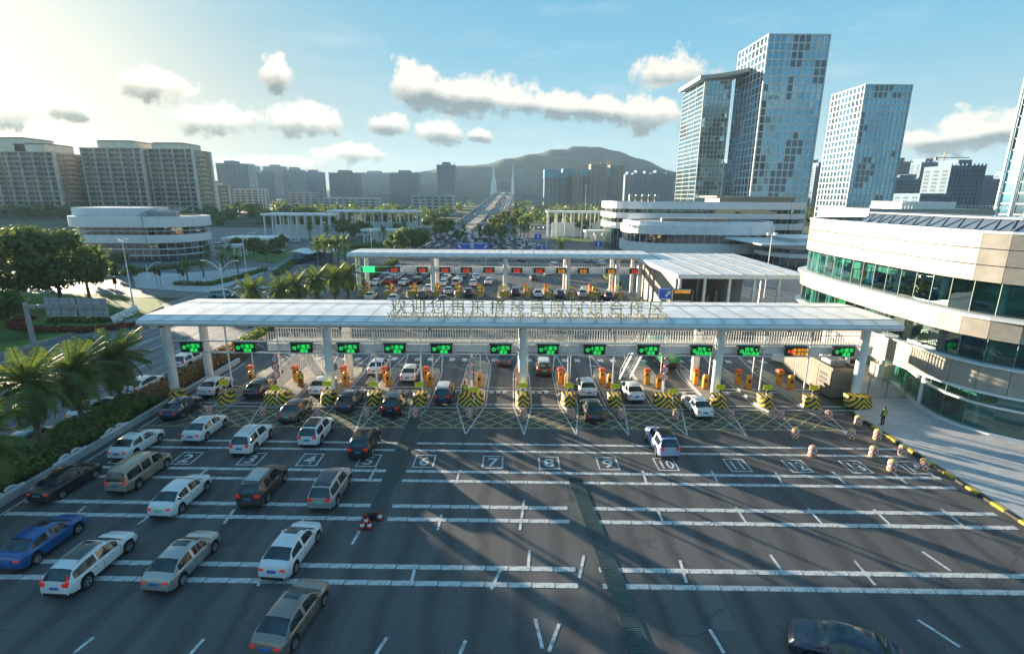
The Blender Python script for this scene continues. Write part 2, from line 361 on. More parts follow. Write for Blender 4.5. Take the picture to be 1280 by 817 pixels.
# numbered boxes
Yn = skewY(577.5)
LANES = {1: -30.2, 2: -25.4, 3: -20.3, 4: -15.7, 5: -11.1, 6: -6.75, 7: -1.42, 8: 2.95, 9: 7.5, 10: 12.0, 11: 17.5, 12: 22.1, 13: 26.6, 14: 31.0}
nb = MB()
for k, xc in LANES.items():
    y = Yn + KSK * xc; w, h = 0.82, 0.98
    for x0, x1, y0, y1 in ((-w, w, -h, -h + .13), (-w, w, h - .13, h), (-w, -w + .12, -h + .13, h - .13), (w - .12, w, -h + .13, h - .13)):
        nb.quad((xc + x0, y + y0, .012), (xc + x1, y + y0, .012), (xc + x1, y + y1, .012), (xc + x0, y + y1, .012))
    o = link('lane_number', text_mesh('lane_number', str(k), 1.75, linew, 0, 0.03), road, (xc, y - 0.62, .013))
    o.scale = (1.0 if k < 10 else 0.72, 1.0, 1)
nb.build('lane_number_box', linew, road)
# stop lines under the canopy
for py in (505.5, 510, 484.5, 488):
    Y = skewY(py); mk.quad((-32.5, Y - .1, .012), (34, Y - .1, .012), (34, Y + .1, .012), (-32.5, Y + .1, .012))
# lane arrows / small texts beyond the gate
for k, xc in LANES.items():
    if k in (1,): continue
    for yy in (51.0,):
        for j in (-0.7, 0, 0.7): mk.box(xc + j - .24, xc + j + .24, yy - .35, yy + .35, .006, .012)
    for yy in (62, 66, 71):
        for j in (-.8, .8): mk.box(xc + j - .35, xc + j + .35, yy - .55, yy + .55, .006, .012)
mk.build('lane_marking', [linew, liney], road)
# yellow criss-cross box in front of the islands
yb = MB()
Ya, Yb = skewY(535), skewY(514.5)
for y in (Ya, Yb): yb.quad((-32.5, y - .07, .010), (32, y - .07, .010), (32, y + .07, .010), (-32.5, y + .07, .010))
d = Yb - Ya
x = -36.5
while x < 33:
    for sgn in (1, -1):
        xa, xb = (x, x + d * 1.15) if sgn > 0 else (x + d * 1.15, x)
        xa2, ya2, xb2, yb2 = xa, Ya, xb, Yb
        if min(xa, xb) < -32.5 or max(xa, xb) > 32.2: continue
        dd = Vector((xb - xa, Yb - Ya, 0)).normalized(); nn = Vector((-dd.y, dd.x, 0)) * 0.075; zz = .0105 if sgn > 0 else .0115
        yb.quad(Vector((xa, Ya, zz)) - nn, Vector((xb, Yb, zz)) - nn, Vector((xb, Yb, zz)) + nn, Vector((xa, Ya, zz)) + nn)
    x += 1.62
yb.build('yellow_box_marking', liney, road)
# drainage grates
gratem = mat('grate_green_steel', (0.075, 0.12, 0.115), 0.5, metal=0.4, scale=3)
def grate(p0, p1, w, lab):
    a, b = Vector((*p0, 0)), Vector((*p1, 0)); d = (b - a); Lg = d.length; d.normalize(); ang = math.atan2(d.y, d.x)
    t = thing('drain_grate', lab, 'drain', (a.x, a.y, 0.02), ang)
    MB().box(0, Lg, -w / 2 + .02, w / 2 - .02, -0.012, 0.0).build('channel', black, t)
    me = MB(); pl = 1.0
    for s in range(9): me.box(0.02 + s * .108, 0.02 + s * .108 + .075, -w/2 + .04, w/2 - .04, 0.001, .022)
    me.box(0.0, pl - .02, -w/2, -w/2 + .05, 0.001, .024); me.box(0.0, pl - .02, w/2 - .05, w/2, 0.001, .024)
    ms = me.mesh('grate_panel', gratem)
    for i in range(int(Lg / pl)): link('grate_panel', ms, t, (i * pl, 0, 0))
grate(G(469, 642), G(519, 521), 1.05, 'green steel drain grate running from the cones to the island nose')
grate(G(808, 830), G(718, 597), 1.0, 'green steel drain grate crossing the open right half of the plaza')
# repaired patches and stains
pm_ = [asphalt('patch_asphalt', (.040, .043, .048), (.066, .068, .071)), asphalt('pale_patch_asphalt', (.085, .088, .092), (.135, .135, .135))]
rp = random.Random(12)
for k in range(17):
    x = rp.uniform(-30, 27); y = rp.uniform(19, 44); w, h = rp.uniform(.8, 3.2), rp.uniform(.8, 4.5)
    sheet('asphalt_patch', [(x, y), (x + w, y + rp.uniform(-.1, .1)), (x + w, y + h), (x + rp.uniform(-.1, .1), y + h)], .0015 + .0001 * k, pm_[k % 3 == 0], road)
# the pavement on the right, its yellow-black kerb
pavem = bpy.data.materials.new('stone_paving'); pavem.use_nodes = True
nt = pavem.node_tree; b = nt.nodes['Principled BSDF']; tc = N(nt, 'ShaderNodeTexCoord')
bk = N(nt, 'ShaderNodeTexBrick'); bk.inputs['Scale'].default_value = 1.0; bk.inputs['Brick Width'].default_value = 0.9; bk.inputs['Row Height'].default_value = 0.45
bk.inputs['Mortar Size'].default_value = 0.012; bk.inputs['Color1'].default_value = (.44, .45, .46, 1); bk.inputs['Color2'].default_value = (.56, .56, .56, 1); bk.inputs['Mortar'].default_value = (.25, .25, .25, 1)
L(nt, tc.outputs['Object'], bk.inputs[0]); L(nt, mixc(nt, mth(nt, 'MULTIPLY', noise(nt, tc.outputs['Object'], 0.5, 5), 0.45), bk.outputs[0], (0.34, 0.34, 0.34)), b.inputs['Base Color']); b.inputs['Roughness'].default_value = 0.75
pv = MB(); pv.prism([(32.95, -25), (90, -25), (90, 61), (35.6, 61), (35.6, 48), (32.95, 46)], -0.05, 0.15); o = pv.build('pavement', pavem); tag(o, kind='structure')
ky = mat('kerb_yellow', (0.58, 0.42, 0.04), 0.65, var=0.15, scale=2); kb = mat('kerb_black', (0.03, 0.03, 0.03), 0.65, var=0.15, scale=2)
kme = [MB().box(-.16, .16, .01, .99, -.02, .18).mesh('kerb_block', m) for m in (ky, kb)]
for i in range(66): link('kerb_block', kme[i % 2], o, (32.76, -20 + i, 0))
# paler strips of paving joints, one manhole
MB().lathe([(0, .165), (.38, .165), (.42, .158)], 16).build('manhole_cover', grey, o, (38.6, 33.5, 0))
MB().lathe([(0, .004), (.38, .012), (.42, .002)], 16).build('manhole_cover', dgrey, road, (*G(882, 341 / 2 + 480), 0))
# lane lines of the side road and its junction
sm_ = MB()
def sdash(x, y0, y1, dash=3.0, gap=4.5, w=.15):
    y = y0
    while y < y1: sm_.quad((x - w / 2, y, .0), (x + w / 2, y, .0), (x + w / 2, min(y1, y + dash), .0), (x - w / 2, min(y1, y + dash), .0)); y += dash + gap
for x in (-44.4, -48.0, -55.2, -58.8, -62.4): sdash(x, 20, 108)
sdash(-40.2, 20, 130, 200, 1); sdash(-51.6, 20, 108, 200, 1); sdash(-51.2, 20, 108, 200, 1); sdash(-65.4, 20, 108, 200, 1)
for x in (-46, -57, -60.5):
    for y in (70, 82, 96): sm_.quad((x - .15, y, 0), (x + .15, y, 0), (x + .15, y + 3, 0), (x - .15, y + 3, 0)); sm_.add([(x - .5, y + 3, 0), (x + .5, y + 3, 0), (x, y + 4.4, 0)], [(0, 1, 2)])
for k in range(16): sm_.quad((-62 + 1.3 * k, 112, 0), (-61.4 + 1.3 * k, 112, 0), (-61.4 + 1.3 * k, 116, 0), (-62 + 1.3 * k, 116, 0))
for k in range(14): sm_.quad((-72 + .8 * k, 140 + 1.2 * k, 0), (-68 + .8 * k, 140 + 1.2 * k, 0), (-68 + .8 * k, 140.6 + 1.2 * k, 0), (-72 + .8 * k, 140.6 + 1.2 * k, 0))
for k in range(10): sdash(-120 + 9 * k, 128, 129, 1, 1, 4)
for x in (-44, -47.5, -51, -58, -62, -66): sdash(x - 4, 135, 320, 3, 6)
o = sm_.build('lane_marking', linew, r2); o.location = (0, 0, -.004)
# ------------------------------------------------------------------ toll canopies, islands, gate furniture
roofm = mat('roof_sheet', (0.84, 0.84, 0.83), 0.42, var=0.12, scale=0.5)
goldm = mat('gold_letter', (0.52, 0.40, 0.16), 0.4, metal=0.5, scale=3)
seam = mat('roof_seam', (0.16, 0.16, 0.16), 0.6)
ledbg = mat('led_board', (0.012, 0.03, 0.018), 0.5, scale=4)
ledg = mat('led_green', (0.02, 0.5, 0.08), 0.5, emit=(0.02, 0.9, 0.14), estr=0.24)
ledr = mat('led_red', (0.6, 0.03, 0.01), 0.5, emit=(1.0, 0.07, 0.02), estr=0.24)
leda = mat('led_amber', (0.6, 0.25, 0.01), 0.5, emit=(1.0, 0.40, 0.03), estr=0.24)
chev = chevron('chevron_yellow_black', (0.78, 0.50, 0.01), (0.02, 0.02, 0.02), 2.3)
chk = chevron('check_red_white', (0.62, 0.05, 0.04), (0.75, 0.72, 0.68), 5.2, True)
sandy = mat('barrel_sand', (0.62, 0.44, 0.20), 0.55, scale=4)
pinky = mat('barrel_pink', (0.62, 0.33, 0.25), 0.55, scale=4)
def canopy(label, x0, x1, yf, yb, zt, colx, npan):
    t = thing('toll_canopy', label, 'toll canopy', (0, 0, 0))
    # seams at 1.3 m behind the front eave and 2.6 m before the back edge
    ys = [yf, yf + 1.35, yb - 2.7, yb]; zs = [zt - .15, zt + .10, zt + .12, zt - .02]
    w = (x1 - x0) / npan; mes = []
    for a in range(3):
        m = MB(); m.loft([[(0.03, ys[a] + .04, zs[a]), (w - .03, ys[a] + .04, zs[a])], [(0.03, ys[a + 1] - .04, zs[a + 1]), (w - .03, ys[a + 1] - .04, zs[a + 1])]])
        m.add([(p[0], p[1], p[2] - .06) for p in m.v], [(3, 2, 0, 1)])
        m.add([(0, ys[a] + .04, zs[a] + .008), (.03, ys[a] + .04, zs[a] + .008), (.03, ys[a + 1] - .04, zs[a + 1] + .008), (0, ys[a + 1] - .04, zs[a + 1] + .008)], [(0, 1, 2, 3)], 1)
        mes.append(m.mesh('roof_panel', [roofm, seam]))
    for i in range(npan):
        for a in range(3): link('roof_panel', mes[a], t, (x0 + i * w, 0, 0))
    m = MB()
    for a in (1, 2): m.box(x0, x1, ys[a] - .07, ys[a] + .07, zs[a] - .12, zs[a] + .02)
    m.build('roof_gutter', seam, t)
    # rounded fascia round the edge and the soffit
    m = MB(); prof = [(0, zt - .14), (-.16, zt - .22), (-.24, zt - .42), (-.16, zt - .62), (.05, zt - .74), (.5, zt - .80)]
    m.loft([[(x0, yf + p[0] + .2, p[1]) for p in prof], [(x1, yf + p[0] + .2, p[1]) for p in prof]])
    m.build('fascia', whitem, t, smooth=40)
    m = MB(); m.box(x0 + .02, x1 - .02, yf + .7, yb - .1, zt - .78, zt - .70)
    for x in (x0, x1):
        m.add([(x, yf + .1, zt - .16), (x, yb, zt - .1), (x, yb - .2, zt - .72), (x, yf + .3, zt - .72)], [(0, 1, 2, 3)])
    m.add([(x0, yb, zt - .03), (x1, yb, zt - .03), (x1, yb - .2, zt - .72), (x0, yb - .2, zt - .72)], [(1, 0, 3, 2)])
    m.build('soffit', whitem, t)
    cm = MB().tube((0, 0, 0), (0, 0, zt - .72), .43, .43, 14); cm.lathe([(.43, .1), (.52, .1), (.52, .0)], 14)
    cme = cm.mesh('column', whitem, 40)
    for x in colx:
        for y in (yf + 2.6, yb - 1.2): link('column', cme, t, (x, y, 0))
    bm = MB()
    for x in colx: bm.box(x - .2, x + .2, yf + .8, yb - .3, zt - 1.15, zt - .79)
    bm.box(x0 + .5, x1 - .5, yf + 2.4, yf + 2.8, zt - 1.1, zt - .8); bm.box(x0 + .5, x1 - .5, yb - 1.4, yb - 1.0, zt - 1.1, zt - .8)
    bm.build('roof_beam', whitem, t)
    cmm = MB().box(-.09, .09, -.3, .15, -.22, -.02).box(-.02, .02, -.02, .02, -.02, .15).mesh('camera_unit', dgrey)
    for i in range(9): link('camera_unit', cmm, t, (x0 + 1.5 + i * (x1 - x0 - 3) / 8, yf + 1.2, zt - .85))
    return t
ISL = [-28.3, -23.25, -18.15, -13.6, -9.07, -3.98, 1.1, 5.65, 10.2, 15.3, 20.46, 25.1, 29.6]
WIDE = {-23.25, -3.98, 15.3}
YF = 45.95
t1 = canopy('long white toll canopy in front with gold welcome letters on its roof', -34.7, 36.2, YF, 55.7, 8.9, [-33.9, -18.15, 1.1, 20.46, 34.6], 30)
# roof letters
CH = '欢迎您再来横琴粤澳深度合作区'
xa = A(498, 388, 47.3)[0]; xb = A(820, 388, 47.3)[0]
tl = thing('roof_lettering', 'gold raised welcome lettering on frames along the front canopy roof', 'lettering', (0, 47.3, 9.0))
for i, ch in enumerate(CH):
    link('letter', text_mesh('letter', ch, 1.55, goldm, .05, -.012), tl, (xa + (xb - xa) * i / 13, 0, .38)).rotation_euler = (R(82), 0, 0)
fr = MB()
for i in range(14):
    xx = xa + (xb - xa) * i / 13
    for j in (-.5, .5): fr.bar((xx + j, .1, 0), (xx + j, .12, 1.6), .05, .05); fr.bar((xx + j, .12, 1.7), (xx + j, 1.0, .02), .04, .04)
fr.bar((xa - .8, .12, .9), (xb + .8, .12, .9), .06, .06); fr.build('letter_frame', grey, tl)
EN = 'WELCOME TO GUANGDONG-MACAO IN-DEPTH COOPERATION ZONE IN HENGQIN AGAIN'
me = text_mesh('letter_row', EN, .74, goldm, .04, 0)
wid = max(v.co.x for v in me.vertices) - min(v.co.x for v in me.vertices)
o = link('letter_row', me, tl, ((xa + xb) / 2, -.45, -.02), 'stuff'); o.rotation_euler = (R(84), 0, 0); o.scale = ((xb - xa + 1.9) / wid, 1, 1)
# footbridge inside the canopy with its railing, and the signal rails
fb = thing('footbridge', 'white railed footbridge running under the front canopy behind the signs', 'footbridge', (0, 0, 0))
fx0, fx1 = A(338, 440, 49.6)[0], 36.0
m = MB(); m.box(fx0, fx1, 49.2, 51.0, 4.95, 5.75); m.box(fx0, fx1, 49.15, 49.2, 5.0, 5.1); m.box(fx0, fx1, 49.12, 49.2, 5.6, 5.7); m.build('deck', whitem, fb)
m = MB()
for y in (49.25, 50.95): m.box(fx0, fx1, y - .03, y + .03, 6.8, 6.87); m.box(fx0, fx1, y - .02, y + .02, 5.85, 5.89)
m.build('handrail', white, fb)
bal = MB().box(-.022, .022, -.022, .022, 5.75, 6.8).mesh('baluster', white)
nb_ = int((fx1 - fx0) / .26)
for i in range(nb_): link('baluster', bal, fb, (fx0 + .1 + i * .26, 49.25, 0))
m = MB()
for i in range(nb_): m.box(fx0 + .1 + i * .26 - .022, fx0 + .14 + i * .26, 50.93, 50.97, 5.75, 6.8)
o = m.build('back_balusters', white, fb); o['kind'] = 'stuff'
for xs, sgn in ((-22.3, 1), (13.6, -1)):
    m = MB()
    for k in range(17): m.box(xs - .5 + sgn * k * .05, xs + .5 + sgn * k * .05, 51.0 + k * .24, 51.26 + k * .24, 5.5 - k * .32, 5.56 - k * .32)
    m.build('stair_tread', grey, fb)
    m = MB()
    for j in (-.55, .55):
        m.bar((xs + j, 51.0, 5.6), (xs + j + sgn * .8, 55.1, .1), .06, .25); m.bar((xs + j, 51.0, 6.5), (xs + j + sgn * .8, 55.1, 1.0), .04, .04)
        for k in range(6): m.bar((xs + j + sgn * .16 * k, 51 + .8 * k, 5.6 - 1.08 * k), (xs + j + sgn * .16 * k, 51 + .8 * k, 6.5 - 1.08 * k), .03, .03)
    m.build('stair_rail', white, fb)
sg = thing('sign_gantry', 'slim white twin rail gantry carrying the lane signs across all lanes', 'gantry', (0, 0, 0))
for z in (4.86, 6.02):
    MB().box(-33.6, 34.6, 48.72, 48.84, z - .07, z + .07).build('rail', whitem, sg)
pm = MB().tube((0, 0, .3), (0, 0, 8.0), .085, .085, 8).mesh('post', whitem, 40)
for x in ISL:
    if x not in (-18.15, 1.1, 20.46): link('post', pm, sg, (x, 48.95, 0))
# lane signs
SX = [241, 308, 378, 436, 494, 552, 626, 685, 743, 810, 876, 935, 994, 1054]
cnt = ['leftmost lit green lane sign, beside the left end column', 'green lane sign second from the left end', 'green lane sign at the left start of the footbridge', 'green lane sign just right of the second front column',
       'green lane sign fifth from the left end', 'green lane sign above the lane of the white roofed dark van', 'green lane sign above the lane left of the middle column', 'green lane sign just right of the middle column', 'green lane sign above the lane of the black sedan under the canopy', 'green lane sign above the green lorry', 'green lane sign just left of the fourth front column',
       'green lane sign just right of the fourth front column', 'the only red and amber lane sign under the front canopy', 'rightmost green lane sign, beside the right end column']
bd = MB().box(-1.12, 1.12, -.12, .12, -.48, .48)
bd.box(-1.25, 1.25, -.2, .16, .48, .55)
bme = bd.mesh('board', ledbg)
tA = text_mesh('sign_text', '小客车', .50, ledg, .01, 0); tB = text_mesh('sign_text', '通道', .44, ledg, .01, 0); tC = text_mesh('sign_text', '货车 ×', .50, ledg, .01, 0); tD = text_mesh('sign_text', '绿色通道', .44, ledg, .01, 0)
tE = text_mesh('sign_text', '车道关闭', .40, leda, .01, 0)
ringm = MB()
for i in range(12):
    a0, a1 = 2 * math.pi * i / 12, 2 * math.pi * (i + 1) / 12
    ringm.add([(.2 * math.cos(a0), -.125, .2 * math.sin(a0)), (.2 * math.cos(a1), -.125, .2 * math.sin(a1)), (.14 * math.cos(a1), -.125, .14 * math.sin(a1)), (.14 * math.cos(a0), -.125, .14 * math.sin(a0))], [(0, 1, 2, 3)])
ringm.bar((0, -.126, .12), (0, -.126, -.1), .04, .02)
arr = ringm.mesh('arrow_symbol', ledg)
rsq = MB().box(-.2, .2, -.13, -.121, -.25, .25).mesh('stop_square', ledr)
for i, sx in enumerate(SX):
    X = A(sx, 439, 48.6)[0]
    s = thing('lane_sign', cnt[i], 'lane sign', (X, 48.55, 5.45), 0, 'lit lane signs under the front canopy'); s.scale = (.92, 1, .92)
    link('board', bme, s)
    if i == 12:
        link('stop_square', rsq, s, (-.3, 0, 0)); link('stop_square', rsq, s, (-.75, 0, 0)).scale = (.5, 1, .5)
        for z in (.02, -.42): link('sign_text', tE, s, (.5, -.135, z), None).rotation_euler = (R(90), 0, 0)
    else:
        link('arrow_symbol', arr, s, (-.75, 0, 0))
        wide_t = i in (10, 11)
        for me_, z in ((tC if wide_t else tA, .0), (tD if wide_t else tB, -.44)): link('sign_text', me_, s, (.25, -.135, z)).rotation_euler = (R(90), 0, 0)
# islands
islm = mat('island_paving', (0.33, 0.30, 0.25), 0.8, var=0.2, scale=1.2, bump=0.2)
kerbm = mat('kerb_stone', (0.44, 0.42, 0.37), 0.8, var=0.15, scale=1.5)
def island_poly(w, y0, y1, nose=1.2, tail=1.6):
    h = w / 2; return [(-h * .45, y0), (h * .45, y0), (h, y0 + nose), (h, y1 - tail), (h * .5, y1), (-h * .5, y1), (-h, y1 - tail), (-h, y0 + nose)]
def cushion_mesh(w):
    h = w / 2; m = MB(); n = 6
    b = [(-h, 1.3), (-h * .96, .62), (-h * .6, .18), (0, 0), (h * .6, .18), (h * .96, .62), (h, 1.3)]
    hh = 1.0
    rings = [[(p[0], p[1], .2) for p in b], [(p[0] * .97, p[1] + .28, .2 + hh * .8) for p in b], [(p[0] * .88, p[1] + .5, .2 + hh) for p in b]]
    m.loft(rings); m.add([(p[0] * .88, p[1] + .5, .2 + hh) for p in b], [tuple(range(len(b)))]); m.add([(-h, 1.3, .2), (h, 1.3, .2), (h * .88, 1.8, .2 + hh), (-h * .88, 1.8, .2 + hh)], [(1, 0, 3, 2)])
    return m.mesh('chevron_cushion', chev, 30)
cush = {1.45: cushion_mesh(1.42), 2.5: cushion_mesh(2.48)}
ipos = ['narrow toll island between lanes one and two', 'wide toll island between lanes two and three', 'narrow toll island round the second front column', 'narrow toll island between lanes four and five', 'narrow toll island between lanes five and six', 'wide toll island between lanes six and seven', 'narrow toll island round the middle column',
        'narrow toll island between lanes eight and nine', 'narrow toll island between lanes nine and ten', 'wide toll island between lanes ten and eleven', 'narrow toll island round the fourth front column', 'narrow toll island between lanes twelve and thirteen', 'narrow toll island between lanes thirteen and fourteen']
orr = mat('orange_body', (0.80, 0.33, 0.03), 0.42, var=0.12, scale=2.5)
def machine_proto():
    t = thing('barrier_machine', 'x', 'barrier machine')
    m = MB(); pts = [(-.27, -.2), (-.2, -.27), (.2, -.27), (.27, -.2), (.27, .2), (.2, .27), (-.2, .27), (-.27, .2)]
    rings = [[(p[0] * k, p[1] * k, z) for p in pts] for k, z in ((1, 0), (1, 1.05), (.97, 1.25), (.85, 1.42), (.6, 1.53), (.15, 1.57))]
    m.loft(rings, closed=True); m.build('cabinet', orr, t, smooth=50)
    MB().box(-.15, .15, -.29, -.272, .75, 1.1).build('screen', dgrey, t)
    MB().lathe([(0, -.01), (.06, 0), (.06, .03), (0, .04)], 8).build('lamp', white, t, (.3, -.1, .9)).rotation_euler = (0, R(90), 0)
    MB().box(-.3, .3, -.3, .3, 0, .08).build('plinth', redor, t)
    return t
def booth_proto():
    t = thing('card_machine', 'x', 'card machine')
    MB().box(-.22, .22, -.25, .25, .05, 1.5).build('cabinet', orr, t)
    MB().box(-.34, .34, -.36, .36, 1.5, 1.66).box(-.25, .25, -.28, .28, 1.66, 1.78).build('cap', redor, t)
    MB().box(.24, .32, -.1, .1, .05, 1.48).build('post', dgrey, t)
    MB().box(-.12, .12, -.27, -.252, 1.0, 1.3).build('screen', dgrey, t)
    return t
mach = machine_proto(); card = booth_proto(); firstm = [True, True]
def ysign(x, y, z, lab):
    s = thing('warning_sign', lab, 'sign', (x, y, 0), 0, 'yellow signs on the island noses')
    MB().tube((0, 0, .18), (0, 0, z), .05, .05, 8).build('pole', white, s)
    MB().box(-.44, .44, -.09, -.06, z - .3, z + .2).build('plate', yellow, s)
    MB().lathe([(0, -.03), (.14, -.02), (.14, .02), (0, .03)], 10).build('lamp', dgrey, s, (0, -.09, z - .5)).rotation_euler = (R(90), 0, 0)
    return s
def island(i, x, w, y0, y1, lab, grp, detail=True):
    t = thing('toll_island', lab, 'traffic island', (x, y0, 0), 0, grp)
    P = island_poly(w, 0, y1 - y0); MB().prism(P, -.01, .2, 0, bottom=False).build('kerb', kerbm, t)
    Pi = [(p[0] * .86, .14 + p[1] * (1 - .28 / (y1 - y0))) for p in P]; MB().prism(Pi, .1, .21, bottom=False).build('paving', islm, t)
    link('chevron_cushion', cush[1.45 if w < 2 else 2.5], t, (0, .35, 0))
    return t
for i, x in enumerate(ISL):
    w = 2.5 if x in WIDE else 1.45; y0 = 46.1 + KSK * x * .3; y1 = 61 if x in WIDE else 58.2
    island(i, x, w, y0, y1, ipos[i], 'toll islands under the front canopy')
    # white gore lines before and behind the island
    mg = MB()
    def gl(a, b, wd=.14):
        a = Vector((*a, .0135)); b = Vector((*b, .0135)); dd = (b - a).normalized(); nn = Vector((-dd.y, dd.x, 0)) * wd / 2; mg.quad(a - nn, b - nn, b + nn, a + nn)
    h = w / 2 + .18
    tip = (x, 41.0); gl((x - h, y0 + 1.2), tip); gl((x + h, y0 + 1.2), (x + .02, 41.0)); gl((x - h, y0 + 1.2), (x - h, y1 - 1.5)); gl((x + h, y0 + 1.2), (x + h, y1 - 1.5))
    tb = (x, y1 + 6.5); gl((x - h, y1 - 1.5), tb); gl((x + h, y1 - 1.5), tb); gl((x - h * .6, y1 + 1.6), (x + h * .6, y1 + 1.6))
    mg.build('gore_marking', linew, road)
    where = ipos[i].split(' toll island ')[1]
    for k, (dx, dy) in enumerate(((-.30, 7.2), (.32, 6.0))):
        if k == 0: proto, lab, gr = card, 'red capped orange card machine on the island ' + where, 'orange machines on the toll islands'
        else: proto, lab, gr = mach, 'rounded orange barrier cabinet on the island ' + where, 'orange machines on the toll islands'
        ddx = dx * (1.6 if w > 2 else 1)
        if firstm[k]: proto.location = (x + ddx, y0 + dy, .2); proto['label'] = lab; proto['group'] = gr; firstm[k] = False
        else: dup(proto, (x + ddx, y0 + dy, .2), label=lab, group=gr)
    ysign(x + (.35 if w > 2 else 0), y0 + (.6 if w > 2 else 1.4), 2.0 if w > 2 else 2.15, 'small yellow sign at the nose of the island ' + where)
    # barrier arm post pairs
    a = thing('lane_barrier', 'thin white barrier pole raised at the island ' + where, 'barrier', (x + .62, y0 + 6.0, .2), 0, 'raised barrier poles on the toll islands')
    MB().box(-.04, .04, -.04, .04, .8, 3.6).build('arm', white, a); MB().box(-.08, .08, -.08, .08, .7, 1.0).build('pivot', dgrey, a)
# edge cushions
for x, w, lab in ((-33.2, 1.45, 'chevron cushion at the foot of the left end column'), (34.4, 2.5, 'wide chevron cushion at the foot of the right end column')):
    o = link('chevron_cushion', cush[w], None, (x, 46.6, .0)); tag(o, lab, 'crash cushion')
# stacked speed limit discs
sme = MB().lathe([(0, 0), (.33, 0), (.33, .03), (0, .03)], 20).mesh('disc', white, 30); rme = MB().lathe([(.27, .032), (.36, .032), (.36, -.01), (.27, -.01)], 20).mesh('rim', red, 30)
for x, wh in zip(sorted(WIDE), ('by the left stairs', 'beside the guard on the middle island', 'between lanes ten and eleven')):
    s = thing('speed_sign', 'three stacked round red-rimmed limit signs ' + wh, 'road sign', (x - .1, 48.2, 0), 0, 'stacked limit signs on the wide islands')
    MB().tube((0, .06, .2), (0, .06, 5), .05, .05, 8).build('pole', white, s)
    for z, tx in ((4.35, '20'), (3.55, '4m'), (2.75, '3m')):
        d_ = link('disc', sme, s, (0, 0, z)); d_.rotation_euler = (R(90), 0, 0)
        r_ = link('rim', rme, d_); o = link('limit_text', text_mesh('limit_text', tx, .38, black, .004), d_, (0, -.13, .034))
# crash barrels
bp = [(0, 0), (.30, 0), (.34, .06), (.34, .36), (.31, .42), (.31, .5), (.34, .56), (.34, .82), (.3, .9), (0, .92)]
def barrel(x, y, kind, lab, z=0):
    t = thing('crash_barrel', lab, 'crash barrel', (x, y, z), 0, 'checked crash barrels on the plaza'); t.scale = (.92, .92, .95)
    MB().lathe(bp, 14).build('drum', sandy if kind else pinky, t, smooth=35)
    m = MB(); m.lathe([(.345, .18), (.345, .74)], 14); m.build('check_band', chk, t, smooth=35)
    MB().lathe([(.3, .9), (.2, .97), (0, .98)], 12).build('lid', sandy if kind else pinky, t, smooth=35)
    return t
for i, x in enumerate(ISL): barrel(x + .02, 44.5, 1 if x == 15.3 else 0, 'checked barrel before the island ' + ipos[i].split(' toll island ')[1])
for px, py, k, lab in ((993, 547, 1, 'sand coloured checked barrel at the tip of a gore line near lane thirteen'), (1063, 548, 1, 'sand coloured checked barrel left of the one by the kerb, under the yellow box'), (1096, 549, 1, 'sand coloured checked barrel at the kerb just below the guard'),
                       (1015, 570, 0, 'pink checked barrel above the box of lane twelve'), (1091, 570, 1, 'sand checked barrel above the box of lane thirteen'), (1127, 568, 1, 'sand checked barrel at the kerb above the box of lane fourteen'),
                       (1114, 588, 1, 'sand checked barrel at the left edge of the box of lane fourteen'), (1154, 587, 1, 'sand checked barrel at the kerb right of the box of lane fourteen'), (1072, 531, 1, 'sand checked barrel at the right end of the yellow box')):
    barrel(*G(px, py), k, lab)
# plastic road blocks at the head of the left drain
def cone(x, y, lab):
    t = thing('traffic_cone', lab, 'traffic cone', (x, y, 0), 0, 'red and white cones by the drain')
    MB().box(-.2, .2, -.2, .2, 0, .05).build('base', black, t)
    MB().lathe([(.17, .05), (.03, .75), (0, .76)], 12).build('body', red, t, smooth=40)
    MB().lathe([(.145, .2), (.105, .38)], 12).build('band', white, t, smooth=40)
for px, py, lab in ((453, 660, 'red cone at the left of the cluster by the drain end'), (462, 660, 'red cone at the right of the cluster by the drain end'), (458, 654, 'red cone at the back of the cluster by the drain end'), (475, 649, 'red cone standing alone right of the drain end')):
    cone(*G(px, py), lab)
t = thing('water_pump', 'small black pump lying at the drain end behind the cones', 'pump', (*G(463, 648), 0)); MB().box(-.4, .4, -.2, .2, .05, .35).build('body', black, t); MB().tube((-.2, 0, .4), (.3, .1, .45), .1, .1, 8).build('motor', dgrey, t)
# ------------------------------------------------------------------ vehicles
glassm = bpy.data.materials.new('car_glass'); glassm.use_nodes = True
_b = glassm.node_tree.nodes['Principled BSDF']; _nt = glassm.node_tree
_tc = N(_nt, 'ShaderNodeTexCoord'); L(_nt, ramp(_nt, noise(_nt, _tc.outputs['Object'], 1.5, 2), [(.35, (.015, .028, .035)), (.65, (.05, .085, .10))]), _b.inputs['Base Color'])
_b.inputs['Roughness'].default_value = .06; _b.inputs['Specular IOR Level'].default_value = .9; _b.inputs['Metallic'].default_value = .45
def paint(name, c, metal=0.0, rough=.32):
    return mat('car_paint_' + name, c, rough, metal=metal, var=.03, scale=.8, coat=.8)
P = {'white': paint('white', (.72, .73, .73)), 'black': paint('black', (.010, .010, .012)), 'silver': paint('silver', (.42, .42, .41), .5), 'grey': paint('grey', (.14, .14, .145), .4),
     'blue': paint('blue', (.003, .095, .31), .1), 'taupe': paint('taupe', (.26, .23, .20), .55), 'tan': paint('tan', (.36, .30, .22), .4), 'brown': paint('brown', (.07, .05, .042), .4), 'navy': paint('navy', (.02, .035, .07), .3),
     'paleblue': paint('paleblue', (.34, .42, .66), .2), 'teal': paint('teal', (.12, .30, .36), .2), 'red': paint('red', (.35, .02, .02)), 'green': paint('green', (.01, .22, .07))}
tyre = mat('tyre_rubber', (.014, .014, .015), .85, scale=8); rimm = mat('wheel_rim', (.6, .6, .61), .3, metal=.8, scale=4)
